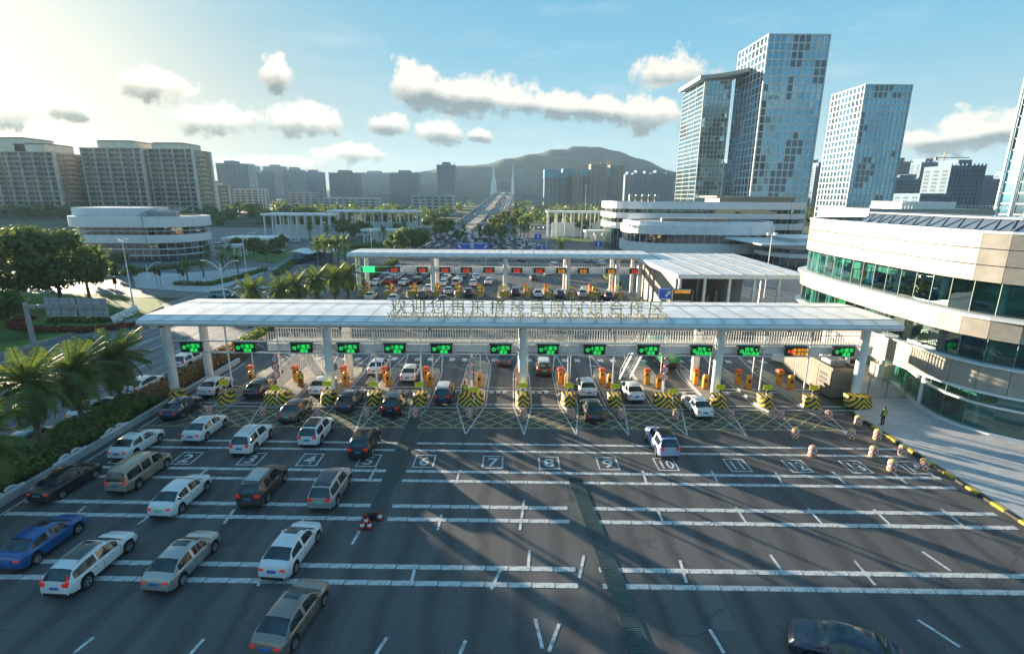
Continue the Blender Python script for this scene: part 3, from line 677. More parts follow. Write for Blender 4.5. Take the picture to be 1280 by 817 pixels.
tail = mat('tail_light', (.30, .012, .012), .2, emit=(1, .05, .02), estr=.04, scale=4); headm = mat('head_light', (.6, .62, .64), .12, scale=4)
plateb = mat('plate_blue', (.05, .16, .42), .4, scale=4); plateg = mat('plate_green', (.16, .62, .38), .4, scale=4); trimm = mat('black_trim', (.012, .012, .013), .5, scale=5); chrome = mat('chrome_trim', (.6, .6, .6), .2, metal=.9, scale=4)
def sm(a, b, x):
    t = min(1, max(0, (x - a) / (b - a))); return t * t * (3 - 2 * t)
def ip(tab, y):
    if y <= tab[0][0]: return tab[0][1]
    for (a, va), (b, vb) in zip(tab, tab[1:]):
        if y <= b: return va + (vb - va) * sm(a, b, y)
    return tab[-1][1]
# y runs from the tail (-L/2) to the nose (+L/2)
KINDS_CAR = {
 'sedan': dict(L=4.75, W=1.84, deck=[(-2.38, .60), (-2.33, .84), (-2.22, .99), (-1.85, 1.05), (-1.2, 1.02), (.9, .98), (1.6, .93), (2.15, .80), (2.38, .55)], sh=[(-2.38, .56), (-2.32, .78), (-2.15, .89), (-1, .92), (.9, .88), (1.9, .76), (2.38, .5)],
               roof=[(-1.98, 1.02), (-1.15, 1.37), (-.55, 1.46), (.05, 1.47), (.40, 1.42), (1.30, .97)], side=(-1.5, .82), wh=(-1.42, 1.40), r=.33, gap=.0),
 'suv': dict(L=4.65, W=1.88, deck=[(-2.32, .80), (-2.26, 1.05), (-1.9, 1.10), (.9, 1.08), (1.6, 1.04), (2.1, .92), (2.32, .6)], sh=[(-2.32, .78), (-2.2, 1.0), (-1, 1.02), (.9, .98), (1.9, .88), (2.32, .55)],
             roof=[(-2.22, 1.08), (-1.85, 1.56), (-1.2, 1.66), (-.1, 1.69), (.4, 1.63), (1.2, 1.08)], side=(-1.95, .78), wh=(-1.38, 1.36), r=.37, gap=.0),
 'wagon': dict(L=4.95, W=1.88, deck=[(-2.47, .74), (-2.40, 1.0), (-2.0, 1.04), (.9, 1.0), (1.6, .95), (2.2, .82), (2.47, .55)], sh=[(-2.47, .7), (-2.3, .92), (-1, .94), (.9, .90), (1.9, .80), (2.47, .5)],
               roof=[(-2.36, 1.02), (-1.9, 1.40), (-1.2, 1.50), (-.1, 1.52), (.4, 1.46), (1.3, 1.0)], side=(-2.05, .85), wh=(-1.48, 1.48), r=.36, gap=0),
 'van': dict(L=5.05, W=1.88, deck=[(-2.52, .80), (-2.46, 1.0), (-2.1, 1.05), (1.0, 1.05), (1.7, 1.02), (2.25, .88), (2.52, .6)], sh=[(-2.52, .78), (-2.4, .96), (-1, 1.0), (1.0, .98), (2.0, .86), (2.52, .55)],
             roof=[(-2.45, 1.03), (-2.25, 1.62), (-1.8, 1.76), (0, 1.79), (.75, 1.70), (1.75, 1.04)], side=(-2.2, 1.25), wh=(-1.5, 1.52), r=.34, gap=0)}
wheel_me = {}
def wheel_meshes(r):
    if r in wheel_me: return wheel_me[r]
    ty = MB(); ty.lathe([(r * .66, -.11), (r * .94, -.11), (r, -.08), (r, .08), (r * .94, .11), (r * .66, .11)], 20)
    rm = MB(); rm.lathe([(r * .66, .10), (r * .60, .07), (r * .58, -.02), (0, -.03)], 20, 1)
    rm.lathe([(r * .68, .108), (r * .6, .108), (r * .58, .06)], 20, 0)
    for k in range(5):
        a = 2 * math.pi * k / 5; c, s = math.cos(a), math.sin(a)
        rm.bar((c * .04, s * .04, .07), (c * r * .62, s * r * .62, .085), .07, .03)
    rm.lathe([(.0, .10), (.06, .095), (.07, .05)], 10)
    wheel_me[r] = (ty.mesh('tyre', tyre, 40), rm.mesh('rim', [rimm, trimm], 30)); return wheel_me[r]
CARME = {}
def car_parts(kind, detail=True):
    """{part name: (mesh, slot materials; first slot None means body paint)}"""
    key = (kind, detail)
    if key in CARME: return CARME[key]
    K = KINDS_CAR[kind]; Ln, W = K['L'], K['W']; hl = Ln / 2; hw = W / 2; r = K['r']; ra = r + .07
    n = 64 if detail else 22
    ys = [-hl + Ln * i / n for i in range(n + 1)]
    for wy in K['wh']: ys += [wy - ra, wy + ra, wy - ra * .96, wy + ra * .96]
    ys = sorted(ys)
    def plan(y):
        e = (abs(y) / hl); tt = max(0, (e - .64) / .36); k = .27 if y > 0 else .18
        return hw * (1 - k * tt ** 2.4)
    def zb(y):
        z = .24 + (.10 * max(0, (abs(y) / hl - .86) / .14) ** 2)
        for wy in K['wh']:
            if abs(y - wy) < ra: z = max(z, r + math.sqrt(max(0, ra * ra - (y - wy) ** 2)))
        return z
    rings = []
    for y in ys:
        w = plan(y); zs, zd, b = ip(K['sh'], y), ip(K['deck'], y), zb(y)
        b = min(b, zs - .03); z1 = b + (zs - b) * .35
        half = [(w * .955, b), (w * .985, min(b + (.055 if kind == 'sedan' else .10), z1)), (w, z1 + (zs - z1) * .4), (w * .985, zs - .04), (w * .955, zs + .012), (w * .86, zd - .01 if zd > zs else zs + .02), (w * .45, zd + .012), (0, zd + .018)]
        rings.append([(-x, y, z) for x, z in half] + [(x, y, z) for x, z in reversed(half[:-1])])
    body = MB(); body.loft([list(reversed(q)) for q in rings], mfun=lambda i, j: 1 if j in (0, 13) else 0)
    body.add(rings[0], [tuple(range(len(rings[0])))]); body.add(rings[-1], [tuple(reversed(range(len(rings[-1]))))])
    body.box(-hw * .8, hw * .8, -hl * .93, hl * .93, .2, .5, 1)           # underbody
    # cabin
    RT = K['roof']; y0, y1 = RT[0][0], RT[-1][0]; sa, sb = K['side']; yr, yf = RT[1][0], RT[-2][0]
    m = 34 if detail else 14; cy = sorted(set([y0 + (y1 - y0) * i / m for i in range(m + 1)] + [sa, sb, yr, yf]))
    glw, glr, gls = MB(), MB(), {-1: MB(), 1: MB()}
    cr = []
    for y in cy:
        zt = ip(RT, y); zbse = ip(K['sh'], y) - .02; wb = plan(y) * .955; hgt = max(.02, zt - zbse)
        wt = wb - .30 * min(1, hgt / .55) * (.55 if kind in ('van',) else .80); wt = max(wt, .3)
        half = [(wb, zbse), (wb - (wb - wt) * .12, zbse + hgt * .10), (wt + .035, zbse + hgt * .80), (wt - .03, zt - .035 * min(1, hgt / .4)), (wt - .17, zt), (0, zt + .025 * min(1, hgt / .4))]
        cr.append([(-x, y, z) for x, z in half] + [(x, y, z) for x, z in reversed(half[:-1])])
    bp_ = [sa + (sb - sa) * f for f in ((.47, .53) if kind != 'van' else (.34, .40, .66, .72))]
    roofb = MB()
    for i in range(len(cy) - 1):
        ya, yb = cy[i], cy[i + 1]; ym = (ya + yb) / 2
        for j in range(10):
            q = [cr[i][j], cr[i + 1][j], cr[i + 1][j + 1], cr[i][j + 1]]
            side = j in (1, 8); topj = j in (3, 4, 5, 6)
            pil = any(bp_[k] < ym < bp_[k + 1] for k in range(0, len(bp_), 2))
            if side and sa < ym < sb and not pil: tgt = gls[-1 if j == 1 else 1]
            elif topj and ym > yf: tgt = glw
            elif topj and ym < yr: tgt = glr
            else: tgt = roofb
            tgt.add(q, [(0, 1, 2, 3)])
    body.f += [tuple(i + len(body.v) for i in f) for f in roofb.f]; body.m += [0] * len(roofb.f); body.v += roofb.v
    def weld(mb):
        bm = bmesh.new(); me = mb.mesh('tmp', [white]); bm.from_mesh(me); bmesh.ops.remove_doubles(bm, verts=bm.verts, dist=.0015); bmesh.ops.recalc_face_normals(bm, faces=bm.faces)
        mb.v = [tuple(v.co) for v in bm.verts]; bm.verts.index_update(); mb.m = [f.material_index for f in bm.faces]; mb.f = [tuple(v.index for v in f.verts) for f in bm.faces]; bm.free(); bpy.data.meshes.remove(me); return mb
    zd = ip(K['deck'], -hl + .1); ztl = ip(K['sh'], -hl + .16)
    tl = {}
    for s in (-1, 1):
        m_ = MB(); wv = plan(-hl + .04)
        xa, xb = wv * .60, wv * 1.0
        za, zb_ = (ztl - .125, ztl + .005)
        if kind in ('suv', 'wagon'): za, zb_ = ztl - .16, ztl + .06
        m_.add([(s * xa, -hl - .012, za + .03), (s * xb * .93, -hl + .0, za), (s * (xb + .012), -hl + .30, za + .05), (s * xa, -hl + (.035 if kind == 'sedan' else -.012), zb_ - .01), (s * xb * .93, -hl + (.05 if kind == 'sedan' else 0), zb_), (s * (xb + .012), -hl + .30, zb_)],
               [(0, 1, 4, 3), (1, 2, 5, 4), (3, 4, 5)])
        if kind in ('wagon', 'van'):     # upright lamps beside the rear window
            m_.add([(s * xb * .80, -hl + .02, zb_), (s * xb * .95, -hl + .05, zb_), (s * xb * .93, -hl + .22, zb_ + .36), (s * xb * .86, -hl + .16, zb_ + .36)], [(0, 1, 2, 3)])
        tl[s] = m_
    hd = {}
    for s in (-1, 1):
        m_ = MB(); wv = plan(hl - .12); zz = ip(K['sh'], hl - .25)
        m_.add([(s * wv * .5, hl - .02, zz - .16), (s * wv * .92, hl - .12, zz - .15), (s * (plan(hl - .5) + .005), hl - .55, zz - .03), (s * wv * .5, hl - .07, zz - .03), (s * wv * .92, hl - .18, zz - .01), (s * (plan(hl - .5) + .0), hl - .55, zz + .03)],
               [(0, 1, 4, 3), (1, 2, 5, 4), (3, 4, 5)]); hd[s] = m_
    bum = MB(); bum.box(-hw * .70, hw * .70, -hl - .012, -hl + .12, .24, .40); bum.box(-hw * .6, hw * .6, hl - .1, hl + .005, .3, .5)
    zpl = ztl - .21 if kind == 'sedan' else ztl - .30
    pl = MB().box(-.24, .24, -hl - .022, -hl + .05, zpl, zpl + .14)
    parts = {'body': (weld(body).mesh('body', [P['white'], trimm], 38), 1), 'windscreen': (weld(glw).mesh('windscreen', glassm, 40), 0), 'rear_window': (weld(glr).mesh('rear_window', glassm, 40), 0)}
    for s in (-1, 1):
        parts['side_window%d' % s] = (weld(gls[s]).mesh('side_window', glassm, 40), 0)
        parts['tail_light%d' % s] = (tl[s].mesh('tail_light', tail), 0); parts['head_light%d' % s] = (hd[s].mesh('head_light', headm), 0)
        mm = MB(); mm.box(s * (plan(.7) - .02) if s < 0 else plan(.7) - .02, 0, 0, 0, 0, 0) if False else None
        xm = s * (plan(.7) + .04); mm.lathe([(0, -.09), (.09, -.06), (.10, .03), (0, .09)], 8, 0); mm.v = [(xm + v[0] * .9, .78 + v[2] * .55, ip(K['sh'], .7) + .10 + v[1] * .9) for v in mm.v]
        parts['wing_mirror%d' % s] = (mm.mesh('wing_mirror', [P['white']], 50), 1)
    parts['bumper_trim'] = (bum.mesh('bumper_trim', trimm), 0); parts['number_plate'] = (pl.mesh('number_plate', plateb), 2)
    hdl = MB()
    for s in (-1, 1):
        for yy in (-.85, .25): hdl.box(s * plan(yy) - .012, s * plan(yy) + .012, yy - .1, yy + .1, ip(K['sh'], yy) - .12, ip(K['sh'], yy) - .09)
    parts['door_handles'] = (hdl.mesh('door_handle', chrome), 0)
    sg_ = MB()
    for s in (-1, 1):
        for yy in ([-1.28, -.32, .88] if kind != 'van' else [-.9, .25, 1.15]):
            zs_ = ip(K['sh'], yy); b0 = max(zb(yy) + .06, .3); wv = plan(yy)
            sg_.bar((s * (wv * .99), yy, b0), (s * (wv + .001), yy, b0 + (zs_ - b0) * .55), .014, .014); sg_.bar((s * (wv + .001), yy, b0 + (zs_ - b0) * .55), (s * (wv * .985 + .002), yy, zs_ - .04), .014, .014)
    ww = plan(-hl + .2) * .8; yt = -hl + .62
    parts['panel_gap'] = (sg_.mesh('panel_gap', trimm), 0)
    if kind in ('suv', 'wagon', 'van'):
        rl = MB()
        for s in (-1, 1): rl.bar((s * .55, -1.5, ip(RT, -1.5) + .03), (s * .55, .2, ip(RT, .2) + .03), .035, .04)
        parts['roof_rail'] = (rl.mesh('roof_rail', chrome), 0)
    CARME[key] = parts; return parts
SUNROOF = {}
def make_car(kind, color, label, x, y, rz, cat='car', group='cars waiting on the plaza', roof=None, plate='b', z=0.0):
    t = thing('parked_car' if cat == 'car' else cat.replace(' ', '_'), label, cat, (x, y, z), rz, group); t.name = 'car' if cat == 'car' else t.name
    K = KINDS_CAR[kind]; t.scale = (.98, .94, 1.03)
    for nm, (me, pt) in car_parts(kind).items():
        o = link(nm.rstrip('-1').rstrip('1') if nm[-1] == '1' else nm, me, t)
        if nm in ('panel_gap', 'door_handles', 'bumper_trim'): o['kind'] = 'stuff'
        if pt == 1: o.material_slots[0].link = 'OBJECT'; o.material_slots[0].material = P[color]
        if pt == 2 and plate == 'g': o.material_slots[0].link = 'OBJECT'; o.material_slots[0].material = plateg
    ty, rm = wheel_meshes(K['r'])
    for wy in K['wh']:
        for s in (-1, 1):
            w = link('wheel', ty, t, (s * (K['W'] / 2 - .115), wy, K['r'])); w.rotation_euler = (0, R(90) * s, 0)
            link('rim', rm, w)
    if roof:                                           # dark glass roof or sunroof panel
        ya, yb, hw_, m_ = roof; q = MB(); nn = 6; RT = K['roof']
        for i in range(nn):
            a, b = ya + (yb - ya) * i / nn, ya + (yb - ya) * (i + 1) / nn; za, zb_ = ip(RT, a) + .012, ip(RT, b) + .012
            q.add([(-hw_, a, za), (hw_, a, za), (hw_, b, zb_), (-hw_, b, zb_), (0, a, za + .024), (0, b, zb_ + .024)], [(0, 4, 5, 3), (4, 1, 2, 5)])
        q.build('sunroof', m_, t, smooth=40)
    return t
def carat(kind, color, label, px, py, dyaw=0.0, dist=0, **kw):
    x, y = G(px, py); return make_car(kind, color, label, x, y + dist, R(dyaw), **kw)
GL = glassm; BLK = P['black']
carat('sedan', 'blue', 'bright blue saloon car, the lowest car of the leftmost lane', 57, 684, -2, roof=(-.2, .35, .42, GL))
carat('wagon', 'white', 'white estate car with a glass roof beside the blue saloon', 119, 710, -3, roof=(-1.3, .3, .5, GL))
carat('sedan', 'silver', 'silver saloon car to the right of the white estate car', 232, 708, -4, roof=(-.25, .3, .42, GL))
carat('sedan', 'white', 'white saloon with a sunroof just above the taupe saloon', 367, 694, -5, roof=(-.1, .38, .40, GL))
carat('sedan', 'taupe', 'taupe saloon with a sunroof, the nearest whole car on the plaza', 368, 779, -9, roof=(-.1, .38, .40, GL))
carat('sedan', 'black', 'black saloon beside the hedge and its white scroll kerb', 86, 609, -3)
carat('van', 'tan', 'tan people carrier with three side windows', 178, 597, -2)
carat('sedan', 'white', 'white saloon with a green plate just below the tan people carrier', 229, 626, -2, plate='g')
carat('suv', 'brown', 'dark brown sport utility car with silver roof rails', 331, 614, -1, roof=(-1.5, .2, .48, P['silver']))
carat('suv', 'silver', 'silver sport utility car with a black roof and green plate', 415, 618, -1, roof=(-1.7, .25, .56, BLK), plate='g')
carat('sedan', 'white', 'white saloon alone in the outermost lane near the hedge, above the tan people carrier', 174, 561, -2, roof=(-.1, .38, .40, GL))
carat('sedan', 'white', 'white saloon on the second lane just below the yellow box', 259, 541, -1)
carat('suv', 'white', 'white sport utility car standing over the number three box', 317, 556, 0)
carat('suv', 'white', 'white sport utility car just above the number four box', 397, 546, 0, roof=(-1.6, .25, .5, GL))
carat('suv', 'black', 'black sport utility car on the box of lane five', 457, 560, 1)
carat('suv', 'paleblue', 'pale lilac-blue crossover with a dark glass roof on the box of lane ten', 826, 559, 2, roof=(-1.6, .3, .56, GL), plate='g')
carat('sedan', 'navy', 'dark navy saloon at the foot of the left end column', 229, 515, 0)
carat('sedan', 'grey', 'dark grey saloon on the yellow box by the second front column', 371, 518, 0, plate='g')
make_car('sedan', 'navy', 'shiny black saloon cut off by the lower edge, turning across the plaza', 14.9, 18.7, R(66), roof=(-.3, .4, .45, GL))
gt = 'cars passing the toll islands'
carat('sedan', 'white', 'white saloon in lane one under the canopy', 271, 488, 0, group=gt, plate='g')
carat('sedan', 'black', 'black saloon in lane two under the canopy', 327, 490, 0, group=gt)
carat('sedan', 'white', 'white saloon in lane three at the second front column', 405, 487, 0, group=gt)
carat('sedan', 'navy', 'dark navy saloon leaving the second front column', 438, 506, 0, group=gt, roof=(-.2, .3, .45, P['white']))
carat('suv', 'black', 'black sport utility car at the nose of the island in lane five', 494, 511, 0, group=gt)
carat('sedan', 'white', 'white saloon far inside lane four under the signs', 474, 463, 0, group=gt)
carat('sedan', 'white', 'white saloon inside lane five behind the orange cabinets', 514, 471, 0, group=gt)
carat('suv', 'navy', 'dark sport utility car with a white roof in lane six', 556, 497, 0, group=gt, roof=(-1.7, .3, .6, P['white']))
carat('sedan', 'black', 'black car deep in the lane left of the middle column', 631, 453, 0, group=gt)
carat('suv', 'brown', 'brown sport utility car with a white roof in lane eight', 679, 464, 0, group=gt, roof=(-1.7, .3, .6, P['white']), plate='g')
carat('sedan', 'white', 'white saloon in lane nine ahead of the black saloon', 732, 489, 1, group=gt)
carat('sedan', 'black', 'black saloon entering lane nine at the yellow box', 740, 518, 1, group=gt)
carat('sedan', 'white', 'white saloon in lane ten beside a wide island', 789, 494, 1, group=gt)
carat('sedan', 'white', 'white saloon at the nose of the wide island in lane eleven', 870, 513, 2, group=gt)
# green lorry
x, y = G(832, 458)
t = thing('lorry', 'green box lorry behind the stacked limit signs', 'lorry', (x, y + 1, 0), R(1))
MB().box(-1.15, 1.15, -2.6, 2.2, .95, 3.1).build('cargo_box', P['green'], t); MB().box(-1.1, 1.1, 2.3, 4.0, .7, 2.6).build('cab', P['green'], t); MB().box(-1.0, 1.0, -2.6, 4, .5, .95).build('chassis', trimm, t)
MB().box(-.95, .95, 3.98, 4.03, 1.6, 2.4).build('windscreen', glassm, t)
for s in (-1, 1):
    MB().box(s * .8 - .15, s * .8 + .15, -2.64, -2.58, .6, .8).build('tail_light', tail, t)
    for wy in (-1.5, 3.1):
        w = link('wheel', wheel_meshes(.37)[0], t, (s * .95, wy, .42)); w.rotation_euler = (0, R(90) * s, 0); w.scale = (1.15, 1.15, 1.2); link('rim', wheel_meshes(.37)[1], w)
# ---- one-mesh far cars
FAR = {}
def far_mesh(kind):
    if kind in FAR: return FAR[kind]
    mb = MB(); ps = car_parts(kind, False)
    order = {'body': (0, 2), 'windscreen': (1,), 'rear_window': (1,), 'side_window1': (1,), 'side_window-1': (1,), 'tail_light1': (3,), 'tail_light-1': (3,), 'number_plate': (4,), 'head_light1': (5,), 'head_light-1': (5,), 'bumper_trim': (2,)}
    for nm, sl in order.items():
        me = ps[nm][0]; o = len(mb.v); mb.v += [tuple(v.co) for v in me.vertices]
        for p in me.polygons: mb.f.append(tuple(i + o for i in p.vertices)); mb.m.append(sl[min(p.material_index, len(sl) - 1)])
    K = KINDS_CAR[kind]
    for wy in K['wh']:
        for s in (-1, 1): mb.tube((s * (K['W'] / 2 - .22), wy, K['r']), (s * (K['W'] / 2 - .005), wy, K['r']), K['r'], K['r'], 10, 2)
    FAR[kind] = mb.mesh('far_car', [P['white'], glassm, trimm, tail, plateb, headm], 40); return FAR[kind]
rc = random.Random(5)
def far_car(x, y, z, rz, lab, group, kind=None, color=None):
    kind = kind or rc.choice(['sedan', 'sedan', 'sedan', 'suv', 'suv', 'van']); color = color or rc.choice(['white'] * 6 + ['black'] * 3 + ['silver', 'silver', 'grey', 'brown', 'navy', 'red', 'taupe'])
    o = link('car', far_mesh(kind), None, (x, y, z), None, rz); o.material_slots[0].link = 'OBJECT'; o.material_slots[0].material = P[color]
    lab = lab % ({'sedan': '%s saloon', 'suv': '%s sport utility car', 'van': '%s van', 'wagon': '%s estate car'}[kind] % color) if '%s' in lab else lab
    return tag(o, lab, 'car', group)
# ------------------------------------------------------------------ buildings near the plaza
creamp = mat('cream_panel', (0.34, 0.32, 0.275), 0.45, var=0.09, scale=0.7)
bandw = mat('white_cladding', (0.72, 0.74, 0.76), 0.42, var=0.05, scale=0.4)
mull = mat('mullion_white', (0.62, 0.63, 0.62), 0.4, scale=2)
def glassmat(name, tint, refl=(.9, .95, 1), k=.16, rough=.02):
    m = bpy.data.materials.new(name); m.use_nodes = True; nt = m.node_tree; nt.nodes.remove(nt.nodes['Principled BSDF'])
    tr = N(nt, 'ShaderNodeBsdfTransparent'); tr.inputs[0].default_value = (*tint, 1)
    gl = N(nt, 'ShaderNodeBsdfGlossy'); gl.inputs[0].default_value = (*refl, 1); gl.inputs[1].default_value = rough
    fr = N(nt, 'ShaderNodeFresnel'); fr.inputs[0].default_value = 1.55
    tc = N(nt, 'ShaderNodeTexCoord'); bn = N(nt, 'ShaderNodeBump'); bn.inputs['Strength'].default_value = .05; bn.inputs['Distance'].default_value = .3
    L(nt, noise(nt, tc.outputs['Object'], .35, 2), bn.inputs['Height']); L(nt, bn.outputs[0], gl.inputs['Normal'])
    mx = N(nt, 'ShaderNodeMixShader'); L(nt, mth(nt, 'ADD', mth(nt, 'MULTIPLY', fr.outputs[0], .9), k, clamp=True), mx.inputs[0]); L(nt, tr.outputs[0], mx.inputs[1]); L(nt, gl.outputs[0], mx.inputs[2])
    L(nt, mx.outputs[0], nt.nodes['Material Output'].inputs[0]); MATS[name] = m; return m
gteal = glassmat('teal_glass', (.30, .66, .60), refl=(.70, .92, .92), k=.12); gblue = glassmat('blue_glass', (.22, .42, .60), k=.2)
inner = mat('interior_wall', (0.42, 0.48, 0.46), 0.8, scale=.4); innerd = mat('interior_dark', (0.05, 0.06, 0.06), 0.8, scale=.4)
def resample(path, step, smooth=3):
    P = [Vector((*p, 0)) for p in path]
    for _ in range(smooth):
        Q = [P[0]]
        for a, b in zip(P, P[1:]): Q += [a * .75 + b * .25, a * .25 + b * .75]
        Q.append(P[-1]); P = Q
    out = [P[0]]; acc = 0.0
    tot = sum((b - a).length for a, b in zip(P, P[1:])); n = max(2, round(tot / step)); st = tot / n
    for a, b in zip(P, P[1:]):
        l = (b - a).length; pos = 0
        while acc + (l - pos) >= st - 1e-6:
            pos += st - acc; out.append(a + (b - a) * (pos / l)); acc = 0
        acc += l - pos
    return out
def offs(pts, d):        # offset to the right-hand side of the direction of travel (outward)
    r = []
    for i, p in enumerate(pts):
        t = (pts[min(i + 1, len(pts) - 1)] - pts[max(i - 1, 0)]).normalized(); r.append(p + Vector((t.y, -t.x, 0)) * d)
    return r
def strip(mb, A_, za, B_, zb, mi=0):
    for i in range(len(A_) - 1): mb.quad((*A_[i].xy, za), (*A_[i + 1].xy, za), (*B_[i + 1].xy, zb), (*B_[i].xy, zb), mi)
def panels(pts, z0, z1, m, parent, name, gap=.018, th=.07, stuff=False):
    o = offs(pts, th)
    acc = MB()
    for i in range(len(pts) - 1):
        a, b, c, d = pts[i], pts[i + 1], o[i], o[i + 1]; g = (b - a).normalized() * gap; mb = acc if stuff else MB()
        a, b, c, d = a + g, b - g, c + g, d - g
        mb.add([(*a.xy, z0 + gap), (*b.xy, z0 + gap), (*b.xy, z1 - gap), (*a.xy, z1 - gap), (*c.xy, z0 + gap), (*d.xy, z0 + gap), (*d.xy, z1 - gap), (*c.xy, z1 - gap)],
               [(4, 5, 6, 7), (0, 4, 7, 3), (5, 1, 2, 6), (7, 6, 2, 3), (0, 1, 5, 4)])
        if not stuff: mb.build(name, m, parent)
    if stuff: acc.build(name, m, parent)['kind'] = 'stuff'
def slab(pts_o, pts_i, z0, z1, mb):
    strip(mb, pts_o, z0, pts_o, z1); strip(mb, pts_o, z1, pts_i, z1); strip(mb, pts_i, z0, pts_o, z0)
tb = thing('terminal_building', 'cream panelled terminal with curved teal glass ribbons beside the stone pavement', 'building', (0, 0, 0))
upath = [(62, 79), (48, 77), (41.5, 74), (40.0, 69), (39.4, 62), (39.2, 54), (39.4, 47.5), (40.1, 43.2), (43.2, 39.6), (49, 37), (60, 35.2), (78, 34)]
bpath = [(62, 73), (50, 70), (46.4, 66), (44.6, 59), (42.2, 52), (40.3, 46.4), (40.7, 42.9), (43.6, 39.8), (49, 37.4), (60, 35.6), (78, 34.4)]
U = resample(upath, 1.95); Bp = resample(bpath, 1.95); core = offs(U, -5.0); back = [Vector((80, 72, 0)), Vector((80, 40, 0))]
panels(U, 13.25, 14.62, creamp, tb, 'cladding_panel'); panels(U, 14.66, 16.0, creamp, tb, 'cladding_panel'); panels(U, 16.04, 17.3, creamp, tb, 'cladding_panel')
U2 = offs(U, .25); panels(U2, 8.5, 10.2, creamp, tb, 'cladding_panel'); panels(offs(U, .35), 4.0, 6.2, creamp, tb, 'cladding_panel')
glass_i = offs(U, -.35)
panels(glass_i, 10.55, 13.2, gteal, tb, 'glass_pane', .004, .01); panels(offs(U, -.1), 6.25, 8.45, gteal, tb, 'glass_pane', .004, .01); panels(Bp, .25, 3.95, gteal, tb, 'glass_pane', .004, .01)
m = MB()
for pts, z0, z1 in ((glass_i, 10.5, 13.25), (offs(U, -.1), 6.2, 8.5), (Bp, .2, 4.0)):
    oo = offs(pts, .05)
    for i, (a, b) in enumerate(zip(pts, oo)): m.bar((*((a + b) / 2).xy, z0), (*((a + b) / 2).xy, z1), .05, .05)
m.build('mullions', mat('mullion_green', (.16, .24, .20), .4, scale=2), tb)['kind'] = 'stuff'
m = MB()
slab(offs(U, .75), offs(U, -.5), 10.2, 10.45, m); slab(offs(U, .7), offs(U, -.5), 6.2 + .02, 6.34, m); slab(offs(U, .2), offs(U, -.4), 17.3, 17.5, m); slab(offs(Bp, .22), offs(Bp, -.3), 2.55, 2.72, m); slab(offs(Bp, .5), offs(Bp, -.3), 0.15, .28, m)
slab(offs(U, .42), offs(U, -2.4), 3.75, 3.98, m)
m.build('ledge', bandw, tb)
m = MB()            # floors, soffits and the dim rooms behind the glass
for z0, z1 in ((3.8, 4.2), (6.0, 6.3), (8.2, 8.7), (10.2, 10.5), (13.0, 13.5)):
    strip(m, offs(U, -.4), z1, core, z1); strip(m, core, z0, offs(U, -.4), z0)
m.build('floor_slab', inner, tb)
m = MB(); strip(m, core, .2, core, 13.3); m.build('inner_wall', inner, tb)
m = MB(); cpt = offs(U, -1.6)
for p in cpt[::3]: m.tube((*p.xy, .15), (*p.xy, 13.2), .28, .28, 10)
m.build('inner_columns', bandw, tb)
# white framed doors and bright bits seen through the ribbons
dm = MB(); fz = offs(U, -.75)
for k in range(4, 22, 3):
    for z0, h in ((10.5, 2.1), (6.35, 1.9)):
        a = fz[k]; b = fz[k] + (fz[k + 1] - fz[k]) * .75; mid = (a + b) / 2
        for p in (a, mid, b): dm.bar((*p.xy, z0), (*p.xy, z0 + h), .09, .09)
        dm.bar((*a.xy, z0 + h), (*b.xy, z0 + h), .09, .09); dm.bar((*a.xy, z0 + h * .05), (*b.xy, z0 + h * .05), .09, .09)
dm.build('door_frames', mull, tb)
rg = random.Random(3); accs = [mat('curtain_red', (.5, .06, .03), .8), mat('cabinet_green', (.02, .5, .08), .6), mat('cabinet_blue', (.03, .16, .45), .6), mat('curtain_pale', (.5, .48, .40), .8)]
for k in range(26):
    i = rg.randrange(5, 26); p = offs(U, -2.5 - rg.random() * 1.5)[i]; z = rg.choice((6.3, 10.5, 10.5, .2)); s = .4 + .7 * rg.random()
    MB().box(p.x - s / 2, p.x + s / 2, p.y - s, p.y + s, z, z + .8 + rg.random()).build('furniture', accs[rg.randrange(4)], tb)
# roof, clerestory with V struts, plant
roofp = offs(U, -.5); rm = MB(); rm.add([(*p.xy, 17.1) for p in roofp] + [(80, 40, 17.1), (80, 76, 17.1)], [tuple(range(len(roofp) + 2))]); rm.build('roof_deck', mat('roof_deck', (.30, .30, .29), .8, scale=.4), tb)
cl = [p for p in offs(U, -3.2) if p.y < 66]; clm = MB(); strip(clm, cl, 17.1, offs(cl, -1.6), 18.35); clm.build('clerestory_glass', mat('clerestory_glass', (.10, .14, .19), .15, scale=.3, spec=.8), tb)
vm = MB(); ci = offs(cl, -1.6)
for i in range(len(cl) - 1):
    md = (ci[i] + ci[i + 1]) / 2
    vm.bar((*offs(cl, .1)[i].xy, 17.1), (*md.xy, 18.38), .12, .12); vm.bar((*md.xy, 18.38), (*offs(cl, .1)[i + 1].xy, 17.1), .12, .12)
slab(offs(ci, .25), offs(ci, -5), 18.35, 18.5, vm); vm.build('clerestory_frame', mat('blue_grey_steel', (.20, .24, .29), .5, scale=1), tb)
